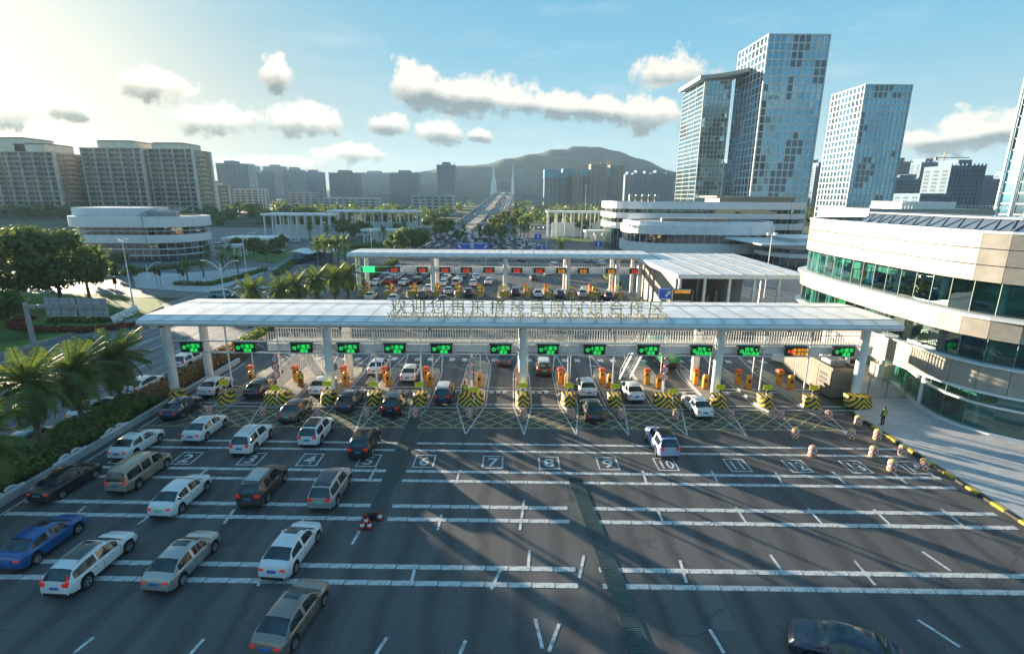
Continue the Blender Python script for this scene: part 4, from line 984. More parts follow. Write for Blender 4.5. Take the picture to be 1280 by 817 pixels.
# porch, door canopy and gates beside the terminal
pc = thing('porch', 'white cantilever porch roof over the terminal side door', 'porch', (0, 0, 0))
x, y = G(1150, 470); MB().box(x - 1.6, x + 1.6, y - .9, y + 1.6, 2.6, 2.75).build('roof', whitem, pc)
for dx in (-1.2, 1.2): MB().box(x + dx - .06, x + dx + .06, y - .8, y - .7, .15, 2.6).build('post', white, pc)
MB().box(x - .9, x + .9, y - .05, y, .18, 2.45).build('door', gteal, pc)
gt_ = thing('mesh_gate', 'light mesh gate between the right end column and the terminal porch', 'gate', (0, 0, 0))
a = Vector((*G(1083, 499), .15)); b_ = Vector((*G(1152, 499), .15)); m = MB(); f = MB()
for i in range(4):
    p = a + (b_ - a) * i / 3; m.bar(p, p + Vector((0, 0, 2.3)), .09, .09)
for z in (.1, 1.1, 2.2): m.bar(a + Vector((0, 0, z)), b_ + Vector((0, 0, z)), .05, .05)
m.build('frame', grey, gt_)
for i in range(45): p = a + (b_ - a) * i / 45; f.bar(p + Vector((0, 0, .1)), p + Vector((0, 0, 2.2)), .012, .012)
f.build('wire', grey, gt_)['kind'] = 'stuff'
# tan container office with lettering strip and slatted walls by lane 14
x0, y0 = G(1035, 490); x1, y1 = G(1073, 500)
co = thing('plant_cabin', 'brown metal plant cabin standing between lane fourteen and the right end column', 'cabin', (33.9, 54.6, .0))
brown = mat('cabin_brown', (.19, .165, .13), .6, scale=1.2); m = MB(); m.box(-1.15, 1.5, -5.0, 4.2, .15, 3.0); m.box(-1.15, -1.05, -5, 4.2, 3.0, 3.3); m.box(1.4, 1.5, -5, 4.2, 3, 3.3); m.box(-1.05, 1.4, -5, -4.9, 3, 3.3); m.build('shell', brown, co)
for k in range(4): MB().box(-1.21, -1.15, -4.85 + k * 2.28, -2.65 + k * 2.28, .25, 2.95).build('wall_panel', brown, co)
for z in (2.35, 1.85, 1.4): MB().box(-1.235, -1.212, -4.2, -2.9, z - .16, z + .16).build('vent_slot', dgrey, co)
ac = thing('rooftop_fan', 'grey fan unit inside the top of the brown plant cabin', 'fan unit', (34.1, 52, 3.0)); MB().box(-.8, .8, -.8, .8, 0, .7).build('body', grey, ac); MB().lathe([(0, .75), (.5, .75), (.6, .7)], 12).build('fan', dgrey, ac)
# low white sign wall with blue lettering beyond the gate
bw = thing('sign_wall', 'low curved white wall with blue lettering beside lane fourteen', 'sign', (*G(1004, 462), 0), R(-64))
m = MB(); pts = [Vector((-4.4 + .8 * k, .5 * math.sin(k * .28), 0)) for k in range(12)]; strip(m, pts, .0, pts, 1.7); strip(m, list(reversed(offs(pts, -.25))), 0, list(reversed(offs(pts, -.25))), 1.7); strip(m, pts, 1.7, offs(pts, -.25), 1.7); m.build('wall', white, bw)
o = link('lettering', text_mesh('lettering', '横琴口岸', 1.1, blue, .03, .02), bw, (0, -.06, .35)); o.rotation_euler = (R(90), 0, 0)
# ---- second toll canopy
t2 = canopy('second white toll canopy behind the first, over red lit lane signs', A(433, 320, 102)[0], A(816, 320, 102)[0], 102, 112, 8.9, [-31.5, -16.3, -1.5, 11.4, 21.5, 26], 26)
t2.name = 'toll_canopy'
fb2 = thing('footbridge', 'pale railed footbridge under the second canopy', 'footbridge', (0, 0, 0))
MB().box(-23, 26.5, 105.2, 107, 4.95, 5.9).build('deck', whitem, fb2); m = MB(); m.box(-23, 26.5, 105.22, 105.28, 6.8, 6.88)
for i in range(100): m.box(-23 + .49 * i, -22.95 + .49 * i, 105.22, 105.27, 5.9, 6.8)
m.build('railing', white, fb2)
sg2 = thing('sign_gantry', 'thin twin rails carrying the red lane signs of the second canopy', 'gantry', (0, 0, 0))
for z in (4.86, 6.02): MB().box(-31.5, 26, 104.72, 104.84, z - .07, z + .07).build('rail', whitem, sg2)
I2 = [446, 480, 511, 542, 570, 598, 629, 660, 686, 715, 745, 775]; W2 = {511, 629, 745}
S2 = [461, 493, 528, 556, 583, 611, 646, 674, 702, 729, 764, 794]
ORD = ['first', 'second', 'third', 'fourth', 'fifth', 'sixth', 'seventh', 'eighth', 'ninth', 'tenth', 'eleventh', 'last']
tF = text_mesh('sign_text', '禁止通行', .36, ledr, .01, 0); tG = text_mesh('sign_text', '禁止通行', .36, leda, .01, 0)
grn = mat('led_green_board', (.02, .40, .10), .5, emit=(.02, .8, .15), estr=.5)
for i, px in enumerate(S2):
    s = thing('lane_sign', '%s red lit lane sign from the left under the second canopy' % ORD[i] if i not in (0, 8, 9, 10) else ('all green lane sign at the left end of the second canopy' if i == 0 else '%s amber lit lane sign from the left under the second canopy' % ORD[i]), 'lane sign', (A(px, 336, 104.6)[0], 104.55, 5.45), 0, 'lit lane signs under the second canopy')
    bo = link('board', bme, s)
    if i == 0: bo.material_slots[0].link = 'OBJECT'; bo.material_slots[0].material = grn
    else:
        for z in (.0, -.42): link('sign_text', tG if i in (8, 9, 10) else tF, s, (.05, -.135, z)).rotation_euler = (R(90), 0, 0)
for i, px in enumerate(I2):
    x = G(px, 374)[0]; w = 2.5 if px in W2 else 1.45
    island(i, x, w, 102.8, 118 if w > 2 else 115, '%s toll island from the left under the second canopy' % ORD[i], 'toll islands under the second canopy')
    dup(card, (x - .3, 109, .2), label='red capped card machine on the %s island under the second canopy' % ORD[i], group='orange machines under the second canopy')
    dup(mach, (x + .3, 107.8, .2), label='orange barrier cabinet on the %s island under the second canopy' % ORD[i], group='orange machines under the second canopy')
    ysign(x, 103.9, 2.2, 'yellow sign on the %s island under the second canopy' % ORD[i])['group'] = 'yellow signs under the second canopy'
# ---- inspection hall to the right of it
ih = thing('inspection_hall', 'open inspection hall with a wide white roof behind the first canopy', 'building', (0, 0, 0))
m = MB(); m.add([(26.4, 81.5, 8.2), (47.5, 81.5, 8.2), (47.5, 111, 8.5), (24.6, 111, 8.5)], [(0, 1, 2, 3)]); m.build('roof', roofm, ih)
m = MB()
for k in range(1, 6): m.bar((26.4 + 3.5 * k, 81.6, 8.26), (24.6 + 3.8 * k, 110.9, 8.56), .12, .08)
m.build('roof_seam', seam, ih)
m = MB(); m.box(26.4, 47.5, 81.4, 81.6, 7.55, 8.19); m.add([(26.4, 81.5, 7.5), (24.6, 111, 7.7), (24.6, 111, 8.48), (26.4, 81.5, 8.18)], [(0, 3, 2, 1)]); m.build('fascia', whitem, ih)
m = MB()
for k in range(9): m.box(26.8, 26.95, 83.5 + k * 2.6, 86.05 + k * 2.6, .1, 7.5) 
m.build('side_wall', creamp, ih)
for k in range(6):
    for y in (82, 96): MB().box(27 + 4 * k - .2, 27.2 + 4 * k, y - .2, y + .2, 0, 7.6).build('column', whitem, ih)
MB().box(38, 38.2, 84, 100, 0, 7).build('partition', bandw, ih)
MB().box(30, 37.8, 100, 100.3, 0, 7.0).build('back_wall', creamp, ih)
m = MB()
for k in range(6): m.box(29 + 1.4 * k, 29.5 + 1.4 * k, 90, 91, 0, 2.2 + (k % 3))
m.build('scanner', creamp, ih); MB().box(26.6, 47.4, 82, 110.5, 7.55, 7.62).build('ceiling', mat('hall_ceiling', (.3, .3, .3), .7), ih)
def boardsign(x0, y0, x1, y1, Y, m, lab, txt=None, name='road_sign', base=0.0, thick=.15):
    (xa, za), (xb, zb) = A(x0, y1, Y), A(x1, y0, Y)
    s = thing(name, lab, 'road sign', ((xa + xb) / 2, Y, base)); w = (xb - xa) / 2
    MB().box(-w, w, -thick / 2, thick / 2, za - base, zb - base).build('panel', m, s)
    fr_ = MB(); fr_.box(-w + .08, w - .08, -thick / 2 - .012, -thick / 2 - .004, za - base + .08, za - base + .16); fr_.box(-w + .08, w - .08, -thick / 2 - .012, -thick / 2 - .004, zb - base - .16, zb - base - .08); fr_.build('border', white, s)
    p = MB()
    for dx in (-.6, .6): p.tube((dx * w, 0.12, 0), (dx * w, .12, zb - base - .1), .09, .09, 8)
    p.build('post', grey, s)
    return s, (za + zb) / 2 - base, w, zb - za
def arrow_on(s, zc, h, dx, ang):
    m = MB(); m.M = Matrix.Translation((dx, -.1, zc)) @ Matrix.Rotation(ang, 4, 'Y')
    m.box(-.07 * h, .07 * h, -.01, 0, -.3 * h, .1 * h); m.add([(-.2 * h, -.01, .08 * h), (.2 * h, -.01, .08 * h), (0, -.01, .34 * h)], [(0, 1, 2)]); m.M = None; m.build('arrow', white, s)
s, zc, w, h = boardsign(823, 360, 839, 374, 74, blue, 'blue road sign with a white arrow by the open hall'); arrow_on(s, zc, h, .5 * w, R(40))
s, zc, w, h = boardsign(840, 361, 865, 377, 75, ledbg, 'dark message board with an amber top line by the open hall', name='message_board')
s['category'] = 'message board'; o = link('sign_text', text_mesh('sign_text', '出境车辆通道', .5, leda, .01, 0), s, (0, -.1, zc + h * .18)); o.rotation_euler = (R(90), 0, 0); o.scale = (2 * w * .9 / 3.2, 1, 1)
# ---- round white office on the left and the tiered one on the right
def rrect(x0, x1, y0, y1, r, step=2.4, closed=True):
    pts = []
    for cx, cy, a0 in ((x1 - r, y0 + r, -90), (x1 - r, y1 - r, 0), (x0 + r, y1 - r, 90), (x0 + r, y0 + r, 180)):
        for k in range(9): a = R(a0 + 90 * k / 8); pts.append((cx + r * math.cos(a), cy + r * math.sin(a)))
    pts.append(pts[0]); return resample(pts, step, 0)
def banded(name, label, loc, plan, bands, wide=0):
    t = thing(name, label, 'building', loc)
    for k, (kind, z0, z1, out) in enumerate(bands):
        p = offs(plan, out)
        if kind == 'w':
            m = MB(); slab(p, offs(p, -2.5), z0, z1, m); n_ = len(p); m.build('white_band', bandw, t)
        elif kind == 'l':
            m = MB(); slab(p, offs(p, -1.2), z0, z1, m); m.build('ledge', bandw, t)
        else:
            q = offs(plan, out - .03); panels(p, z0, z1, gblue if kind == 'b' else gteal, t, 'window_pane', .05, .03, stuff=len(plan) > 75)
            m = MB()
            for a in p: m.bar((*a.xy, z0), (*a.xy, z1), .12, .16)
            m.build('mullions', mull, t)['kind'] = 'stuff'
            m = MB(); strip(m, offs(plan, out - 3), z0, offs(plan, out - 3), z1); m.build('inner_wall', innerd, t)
    zt = bands[-1][2]; rp = offs(plan, bands[-1][3] - 1.0)[:-1]
    MB().add([(*p.xy, zt - .3) for p in rp], [tuple(range(len(rp)))]).build('roof_deck', MATS['roof_deck'], t)
    return t
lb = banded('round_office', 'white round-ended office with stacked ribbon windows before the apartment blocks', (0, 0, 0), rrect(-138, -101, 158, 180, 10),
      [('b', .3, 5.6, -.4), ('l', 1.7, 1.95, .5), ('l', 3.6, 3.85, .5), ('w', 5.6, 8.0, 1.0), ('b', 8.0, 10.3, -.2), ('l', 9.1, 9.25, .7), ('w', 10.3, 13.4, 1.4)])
m = MB()
for k in range(20): m.box(-134 + 1.4 * k, -133.2 + 1.4 * k, 166, 168, 13.1, 14.6 + (k % 3) * .3)
m.build('roof_unit', mat('roof_unit', (.40, .41, .42), .6, scale=.5), lb); MB().box(-137, -116, 163, 177, 13.1, 15.9).build('penthouse', bandw, lb)
m = MB()
for k in range(9): m.bar((-116 + 1.3 * k, 161, 13.2), (-113.5 + 1.3 * k, 167, 16.0), .5, .12)
m.build('solar_frame', grey, lb)
cb_ = banded('tiered_terminal', 'white tiered terminal with rounded ends and blue ribbon windows below the glass towers', (0, 0, 0), rrect(40, 90, 172, 200, 12),
      [('b', .3, 2.2, -.4), ('w', 2.2, 5.4, 1.2), ('b', 5.4, 8.3, -.2), ('w', 8.3, 11.2, 1.0), ('w', 11.2, 12.4, .2)])
m = MB()
for k in range(26): m.box(50 + .9 * k, 50.6 + .9 * k, 176, 177.5, 12.1, 13.5)
m.build('roof_unit', mat('roof_unit_pink', (.40, .33, .31), .6, scale=.5), cb_)
cb2 = banded('tiered_terminal', 'longer upper terminal wing with cream terraces behind the tiered one', (0, 0, 0), rrect(40, 117, 206, 240, 9),
      [('g', .3, 8, -.4), ('w', 8, 10.4, 1.0), ('g', 10.4, 12.2, -.2), ('w', 12.2, 14.2, 1.2), ('g', 14.2, 15.8, -.5), ('w', 15.8, 18.6, 1.0)])
MB().box(82, 112, 210, 226, 18.3, 20.3).box(80, 114, 208, 228, 20.3, 20.9).build('penthouse', creamp, cb2); m = MB()
for k in range(5): m.lathe([(0, 21.3), (.9, 21.2), (1.1, 20.3), (.9, 18.3)], 10, 0, (48 + 2.6 * k, 215))
m.build('roof_vent', creamp, cb2)
cb3 = banded('entrance_hall', 'low white entrance hall with sweeping layered roofs right of the tiered terminal', (0, 0, 0), rrect(78, 112, 150, 168, 7), [('b', .3, 3.4, -.4), ('w', 3.4, 4.6, 2.0), ('b', 4.6, 5.8, -1), ('w', 5.8, 6.8, .6)])
MB().box(70, 118, 146, 172, 7.2, 7.6).box(82, 110, 152, 168, 8.6, 8.9).box(84, 108, 153, 167, 6.8, 8.6).build('roof_layer', bandw, cb3)
# low cream block behind the terminal roof
lc = thing('low_block', 'low cream rooftop block beyond the terminal clerestory', 'building', (0, 0, 0))
(xa, za), (xb, zb) = A(1085, 272, 150), A(1245, 262, 150); MB().box(xa, xb, 150, 175, 0, zb).build('wall', creamp, lc); (xc, zc) = A(1128, 252, 152); (xd, zd) = A(1196, 252, 152); MB().box(xc, xd, 152, 165, zb, zc).build('penthouse', white, lc)
m = MB()
for k in range(40): m.box(xa + 1 * k, xa + .05 + 1 * k, 150, 150.06, zb, zb + 1)
m.box(xa, xa + 40, 150, 150.06, zb + .95, zb + 1.05); m.build('railing', white, lc)
ORDN = ['first', 'second', 'third', 'fourth', 'fifth', 'sixth', 'seventh', 'eighth', 'ninth', 'tenth', 'eleventh', 'twelfth', 'thirteenth', 'fourteenth', 'fifteenth']
# ------------------------------------------------------------------ vegetation
folA = foliage('leaves_mid', (.04, .08, .018), (.14, .20, .03)); folB = foliage('leaves_olive', (.05, .075, .014), (.18, .20, .035)); folC = foliage('leaves_dark', (.035, .065, .02), (.12, .17, .035))
folP = foliage('palm_leaves', (.045, .085, .022), (.15, .20, .05), .8); hedgem = foliage('hedge_leaves', (.045, .09, .02), (.17, .22, .045), .7); redh = foliage('red_shrub_leaves', (.10, .025, .015), (.26, .07, .035), .8); flowm = foliage('flower_leaves', (.10, .05, .02), (.36, .20, .08), 1.2)
bark = mat('bark', (.13, .105, .08), .9, var=.25, scale=3, bump=.5, bscale=20); palmbark = mat('palm_bark', (.16, .125, .09), .9, var=.25, scale=5, bump=.6, bscale=14)
def leaves_mesh(name, centers, radii, per, size, m, seed=1, shell=.55, squash=.8, updir=.35):
    rg = np.random.default_rng(seed); vs = []; 
    for (c, r, n) in zip(centers, radii, per):
        d = rg.normal(size=(n, 3)); d /= np.linalg.norm(d, axis=1)[:, None]
        rr = r * (shell + (1 - shell) * rg.random(n)) * (1 + .15 * rg.normal(size=n))
        p = np.array(c) + d * rr[:, None] * np.array([1, 1, squash])
        nr = d + rg.normal(size=(n, 3)) * .55 + np.array([0, 0, updir]); nr /= np.linalg.norm(nr, axis=1)[:, None]
        t = np.cross(nr, rg.normal(size=(n, 3))); t /= np.linalg.norm(t, axis=1)[:, None]; b = np.cross(nr, t)
        s = size * (.6 + .8 * rg.random(n))[:, None]
        vs.append(np.stack([p - t * s, p + b * s * .55, p + t * s, p - b * s * .55], 1).reshape(-1, 3))
    v = np.concatenate(vs); nq = len(v) // 4
    me = bpy.data.meshes.new(name); me.vertices.add(len(v)); me.vertices.foreach_set('co', v.astype(np.float32).ravel())
    me.loops.add(nq * 4); me.loops.foreach_set('vertex_index', np.arange(nq * 4, dtype=np.int32)); me.polygons.add(nq)
    me.polygons.foreach_set('loop_start', np.arange(0, nq * 4, 4, dtype=np.int32)); me.polygons.foreach_set('loop_total', np.full(nq, 4, dtype=np.int32))
    me.materials.append(m); me.update(); me.validate(); return me
def tree_mesh(seed, Ht, Rc, m, n=2600, clumps=26, size=.32, flat=.75):
    rg = random.Random(seed); th = Ht * .32; cs = []; rs = []
    for k in range(clumps):
        a = rg.random() * 6.283; u = rg.random(); zz = th + (Ht - th) * (.12 + .8 * u); prof = math.sin(math.pi * (.16 + .72 * u)) ** .7
        q = Rc * prof * (.35 + .6 * rg.random() ** .6); cs.append((q * math.cos(a), q * math.sin(a), zz)); rs.append(Rc * (.24 + .22 * rg.random()))
    per = [max(20, int(n * r * r / sum(x * x for x in rs))) for r in rs]
    crown = leaves_mesh('crown', cs, rs, per, size, m, seed, .35, flat)
    tk = MB(); tk.tube((0, 0, -.1), (.1, .05, th), Rc * .065, Rc * .045, 8)
    for c, r in list(zip(cs, rs))[:9]: tk.tube((.1 * .9, .04, th * .9), (c[0] * .8, c[1] * .8, c[2] - r * .2), Rc * .03, Rc * .008, 6)
    return crown, tk.mesh('trunk', bark, 60)
TREES = {}
def tree(kind, x, y, sc, label, group, rz=None, z=0.0):
    if kind not in TREES:
        TREES[kind] = {'big': lambda: tree_mesh(3, 14, 6.5, folC, 6500, 40, .42), 'round': lambda: tree_mesh(11, 7, 3.4, folA, 2600, 24, .30), 'olive': lambda: tree_mesh(23, 8, 3.6, folB, 2600, 24, .32), 'small': lambda: tree_mesh(31, 4.2, 1.7, folA, 1100, 14, .22), 'big2': lambda: tree_mesh(41, 12, 6.0, folA, 5200, 34, .42)}[kind]()
    c, t_ = TREES[kind]; t = thing('tree', label, 'tree', (x, y, z), random.random() * 6.28 if rz is None else rz, group); t.scale = (sc,) * 3 if not isinstance(sc, tuple) else sc
    link('crown', c, t); link('trunk', t_, t); return t
# palms
def frond_mesh(Lf, droop, seed, nl=40):
    rg = random.Random(seed); m = MB(); pts = []
    for k in range(13):
        s = k / 12; pts.append(Vector((Lf * (s - .10 * droop * s * s), 0, Lf * (.42 * s - droop * .80 * s * s))))
    for a, b in zip(pts, pts[1:]): m.bar(a, b, .05, .04)
    for k in range(nl):
        s = .12 + .88 * k / nl; f = s * 12; i = min(11, int(f)); p = pts[i] + (pts[i + 1] - pts[i]) * (f - i); d = (pts[i + 1] - pts[i]).normalized()
        ll = .80 * math.sin(math.pi * (.12 + .83 * s)) ** .6 * (.85 + .3 * rg.random()) * Lf / 3.2
        for sd in (-1, 1):
            q = p + d * ll * .55 + Vector((0, sd * ll * .75, -ll * (.12 + .25 * rg.random()))); w = d * .05
            m.add([p - w, p + w, q + w * .3, q - w * .3], [(0, 1, 2, 3)])
    return m.mesh('frond', folP)
FR = [frond_mesh(3.3, d, k) for k, d in enumerate((.25, .6, .95, 1.2))]
def palm_trunk(h, r):
    m = MB(); n = 12; prof = []
    for k in range(n * 2 + 1): prof.append((r * (1.25 - .35 * min(1, k / 8)) * (1.0 if k % 2 else .90), h * k / (2 * n)))
    m.lathe(prof, 10); m.lathe([(r * 1.1, h * .88), (r * 1.7, h * .96), (r * 1.2, h * 1.02), (0, h * 1.05)], 10); return m.mesh('trunk', palmbark, 60)
PT = {}
def palm(x, y, h, label, group='date palms', sc=1.0, nf=46, seed=0):
    rg = random.Random(seed + int(x * 7)); t = thing('palm_tree', label, 'palm tree', (x, y, 0), 0, group)
    k = round(h, 1)
    if k not in PT: PT[k] = palm_trunk(h, .24)
    link('trunk', PT[k], t)
    for i in range(nf):
        u = i / nf; me = FR[min(3, int(u * 4))]; o = link('frond', me, t, (0, 0, h)); el = R(62) - R(98) * u
        o.rotation_euler = (rg.uniform(-.25, .25), -el + R(23) , i * 2.39996 + rg.uniform(-.2, .2)); s = sc * rg.uniform(.85, 1.1); o.scale = (s, s, s)
    return t
FARPALM = {}
def far_palm(x, y, h, label, group, sc=1.0):
    if not FARPALM:
        m = MB(); rg = random.Random(2)
        for i in range(22):
            u = i / 22; M = Matrix.Rotation(i * 2.4, 4, 'Z') @ Matrix.Rotation(-(R(60) - R(95) * u) + R(23), 4, 'Y'); pts = []
            for k in range(5):
                s = k / 4; pts.append(Vector((3 * (s - .06 * s * s), 0, 3 * (.42 * s - (.2 + .7 * u) * .8 * s * s))))
            for a, b in zip(pts, pts[1:]):
                w = Vector((0, .42, -.12)) * (1 - .5 * (a.x / 3)); w2 = Vector((0, -.42, -.12)) * (1 - .5 * (a.x / 3))
                m.add([M @ a, M @ b, M @ (b + w * .8), M @ (a + w)], [(0, 1, 2, 3)]); m.add([M @ a, M @ b, M @ (b + w2 * .8), M @ (a + w2)], [(0, 1, 2, 3)])
        FARPALM['c'] = m.mesh('crown', folP); FARPALM['t'] = MB().tube((0, 0, -6), (0, 0, .1), .26, .2, 8).mesh('trunk', palmbark, 60)
    t = thing('palm_tree', label, 'palm tree', (x, y, 0), random.random() * 6, group); t.scale = (sc,) * 3
    link('crown', FARPALM['c'], t, (0, 0, h)); link('trunk', FARPALM['t'], t, (0, 0, h)); return t
for px, py, h, lab in ((153, 512, 5.2, 'third date palm along the hedge, nearest the toll canopy'), (106, 540, 5.6, 'middle date palm of the row in the hedge'), (56, 575, 6.4, 'date palm with the widest crown, lowest of the whole ones in the hedge'), (-8, 640, 5.0, 'date palm at the left edge of the hedge, mostly cut off')):
    palm(*G(px, py), h, lab, 'date palms in the hedge')
for i, (px, py, h) in enumerate(((318, 394, 4.3), (372, 388, 4.8), (398, 384, 5.4), (420, 380, 5.2), (352, 392, 4.2), (436, 376, 5.4))):
    palm(*G(px, py), h, ('lone bushy palm just above the roof edge', 'bushy palm at the left of the clump behind the canopy', 'tall bushy palm in the middle of the clump behind the canopy', 'bushy palm on the right of the clump behind the canopy', 'low bushy palm at the foot of the clump behind the canopy', 'bushy palm touching the left end of the second canopy')[i], 'bushy palms behind the front canopy', 1.0, 36)
# hedge between the plaza and the side road
def hedge(label, pts, w, h, m, n, size=.2, name='hedge', base=0.0, group=None, seed=1, kind=None):
    P = [Vector((*p, 0)) for p in pts]; cs, rs = [], []; tot = sum((b - a).length for a, b in zip(P, P[1:])); rg = random.Random(seed)
    st = max(.35, w * .22)
    for a, b in zip(P, P[1:]):
        l = (b - a).length; d = (b - a).normalized(); nn = Vector((-d.y, d.x, 0)); k = 0
        while k < l:
            for j in np.arange(-w / 2 + h * .3, w / 2 - h * .3 + .01, max(h * .6, .4)):
                p = a + d * (k + rg.uniform(-.2, .2)) + nn * (j + rg.uniform(-.15, .15)); cs.append((p.x, p.y, base + h * (.42 + .22 * rg.random()))); rs.append(h * (.42 + .12 * rg.random()))
            k += st
    per = [max(6, int(n / len(cs)))] * len(cs)
    o = link(name, leaves_mesh(name, cs, rs, per, size, m, seed, .5, .85, .5)); tag(o, label, 'hedge' if name == 'hedge' else 'plant bed', group, kind)
    return o
soil = mat('soil', (.07, .055, .04), .95, scale=1, bump=.4)
hb = MB().box(-39.4, -33.9, -10, 66, -.05, .22).build('planting_bed', soil); tag(hb, kind='structure')
hedge('long dense green hedge between the left lanes and the side road', [(-36.2, 18), (-36.4, 47)], 3.6, 1.5, hedgem, 26000, .17, seed=4)
hedge('flowering pinkish shrub bed at the canopy end of the hedge', [(-36.3, 47.5), (-36.3, 66)], 3.2, 1.2, flowm, 9000, .15, 'shrub_bed', seed=5)
hedge('low green strip behind the flowering shrub bed along the lanes', [(-36.8, 66), (-38, 98)], 2.2, 1.3, hedgem, 5000, .2, 'hedge', seed=6)
kw = thing('planter_kerb', 'pale planter kerb with white scroll ornaments along the hedge', 'kerb', (0, 0, 0))
stone = mat('pale_stone', (.44, .45, .46), .7, var=.12, scale=1.2)
for k in range(29): MB().box(-33.9, -33.55, 17.0 + 1.5 * k, 18.47 + 1.5 * k, -.02, .52).build('kerb_stone', stone, kw)
for px, py in ((22, 628), (104, 578), (170, 545)):
    x, y = G(px, py); m = MB()
    for s in (-1, 1):
        for a in range(14):
            t0, t1 = a * .45, (a + 1) * .45; r0, r1 = .55 - .03 * a, .55 - .03 * (a + 1)
            m.bar((-33.72, y + s * (.7 - r0 * math.cos(t0)), .62 + r0 * .8 * math.sin(t0 + .4) * .7), (-33.72, y + s * (.7 - r1 * math.cos(t1)), .62 + r1 * .8 * math.sin(t1 + .4) * .7), .14, .13)
    m.bar((-33.72, y - 1.5, .6), (-33.72, y + 1.5, .6), .16, .14); m.build('scroll', white, kw)
# lawn island with the red ring and white letters, big trees
lawn = MB().prism([(-150, 60), (-66.5, 60), (-65, 74), (-62.5, 84), (-64, 92), (-70, 99), (-84, 104), (-150, 104)], -.05, .14, 1, 0).build('lawn', [grassm, kerbm]); tag(lawn, kind='structure')
cx, cy = G(112, 402); ring = []
hedge('curved dark red shrub ring on the lawn island', [(cx + 10.5 * math.cos(a), cy + 6.5 * math.sin(a)) for a in [R(-190 + 12 * k) for k in range(19)]], 1.9, .7, redh, 7000, .18, 'red_shrub_ring', .12, seed=8)
hedge('olive shrub mound inside the red ring', [(cx - 5, cy + 1), (cx + 4, cy + 1.5)], 6, .8, folB, 5000, .2, 'shrub_mound', .12, seed=9)
lt = thing('ground_letters', 'row of white block letters standing along the red shrub ring', 'letters', (0, 0, 0))
for k, ch in enumerate('HENGQIN'):
    p0 = G(146, 405); p1 = G(172, 392); f = k / 6; x = p0[0] + (p1[0] - p0[0]) * f; y = p0[1] + (p1[1] - p0[1]) * f
    o = link('letter', text_mesh('letter', ch, 1.7, white, .16, .05), lt, (x, y, .3)); o.rotation_euler = (R(72), 0, math.atan2(p1[1] - p0[1], p1[0] - p0[0]))
for i, (px, py, sc, kd, lab) in enumerate(((28, 392, 1.0, 'big', 'large dark tree overhanging the left edge above the lawn'), (78, 385, .95, 'big', 'large dark tree at the middle of the lawn clump'), (112, 372, .72, 'big', 'dark tree at the right end of the lawn clump'), (-30, 400, 1.0, 'big2', 'broad tree at the far left edge of the lawn'),
    (52, 352, .9, 'big2', 'broad tree behind the dark lawn clump'), (10, 345, .95, 'big2', 'broad tree behind the clump at the left edge'), (-45, 355, 1.0, 'big', 'dark tree beyond the left edge behind the lawn clump'), (-5, 425, .62, 'big2', 'lower pale green tree leaning in from the left above the sign boards'))):
    tree(kd, *G(px, py), sc, lab, 'large trees around the lawn')
for x, y, sc in ((-96, 82, 1.15), (-101, 72, 1.2), (-109, 63, 1.2), (-117, 54, 1.25), (-90, 76, 1.0), (-124, 44, 1.3), (-111, 78, 1.2)):  # unseen tree row, added so its shadows cover the left plaza
    tree('big', x, y, sc, 'added unseen tree beyond the left edge that shades the left lanes', 'added unseen shade trees beyond the left edge')
# strips along the crossing
hedge('clipped hedge along the far kerb of the crossing before the round office', [G(222, 356), G(262, 357), G(300, 348), G(330, 338)], 2.2, 1.0, hedgem, 5000, .25, seed=12)
hedge('clipped green median between the two carriageways of the side road', [G(345, 344), G(365, 330), G(385, 318)], 2.5, 1.2, hedgem, 3500, .28, seed=13)
hedge('green verge shrubs in front of the round office', [G(110, 345), G(160, 342), G(250, 330)], 3.0, 1.0, folA, 5000, .3, seed=14)
pvm = MB().prism([G(170, 360), G(262, 366), G(330, 342), G(330, 334), G(225, 342), G(165, 340)], -.03, .12).build('pavement', pavem); tag(pvm, kind='structure')
rt_ = random.Random(9)
for i, (px, py, sc) in enumerate(((318, 322, .8), (333, 326, .75), (345, 318, .8), (300, 318, .7), (355, 310, .7), (140, 345, .5), (152, 338, .6), (165, 352, .55), (112, 352, .6))):
    tree('round' if i % 3 else 'olive', *G(px, py), sc, ORDN[i % 5] + (' round tree in the garden strip right of the round office', ' small rounded tree by the crossing kerb')[i > 4], ('garden trees right of the round office', 'small trees by the crossing')[i > 4])
for i, (px, py) in enumerate(((255, 347), (280, 340), (298, 342), (235, 352), (262, 326), (288, 327))): far_palm(*G(px, py), 5.5, ORDN[i] + ' slim palm beside the crossing in front of the round office', 'slim palms before the round office', .75)
for i, (px, py) in enumerate(((398, 332), (408, 331), (416, 330), (424, 329), (432, 327), (404, 326), (388, 300), (410, 304), (425, 300), (480, 306), (494, 300), (506, 297), (500, 300), (600, 304), (612, 308), (626, 312), (643, 308), (655, 302), (651, 297), (660, 300), (580, 300), (700, 330), (545, 306))):
    far_palm(*G(px, py), 6.5, ORDN[i] + ' palm in the line of slim palms left of the second canopy' if i < 6 else (ORDN[i - 6] + ' palm among the yards left of the traffic queue' if i < 13 else ORDN[i - 13] + ' palm in the planting beside the traffic queue'), 'slim palms left of the second canopy' if i < 6 else ('palms in the far yards' if i < 13 else 'palms by the queue'), 1.0)
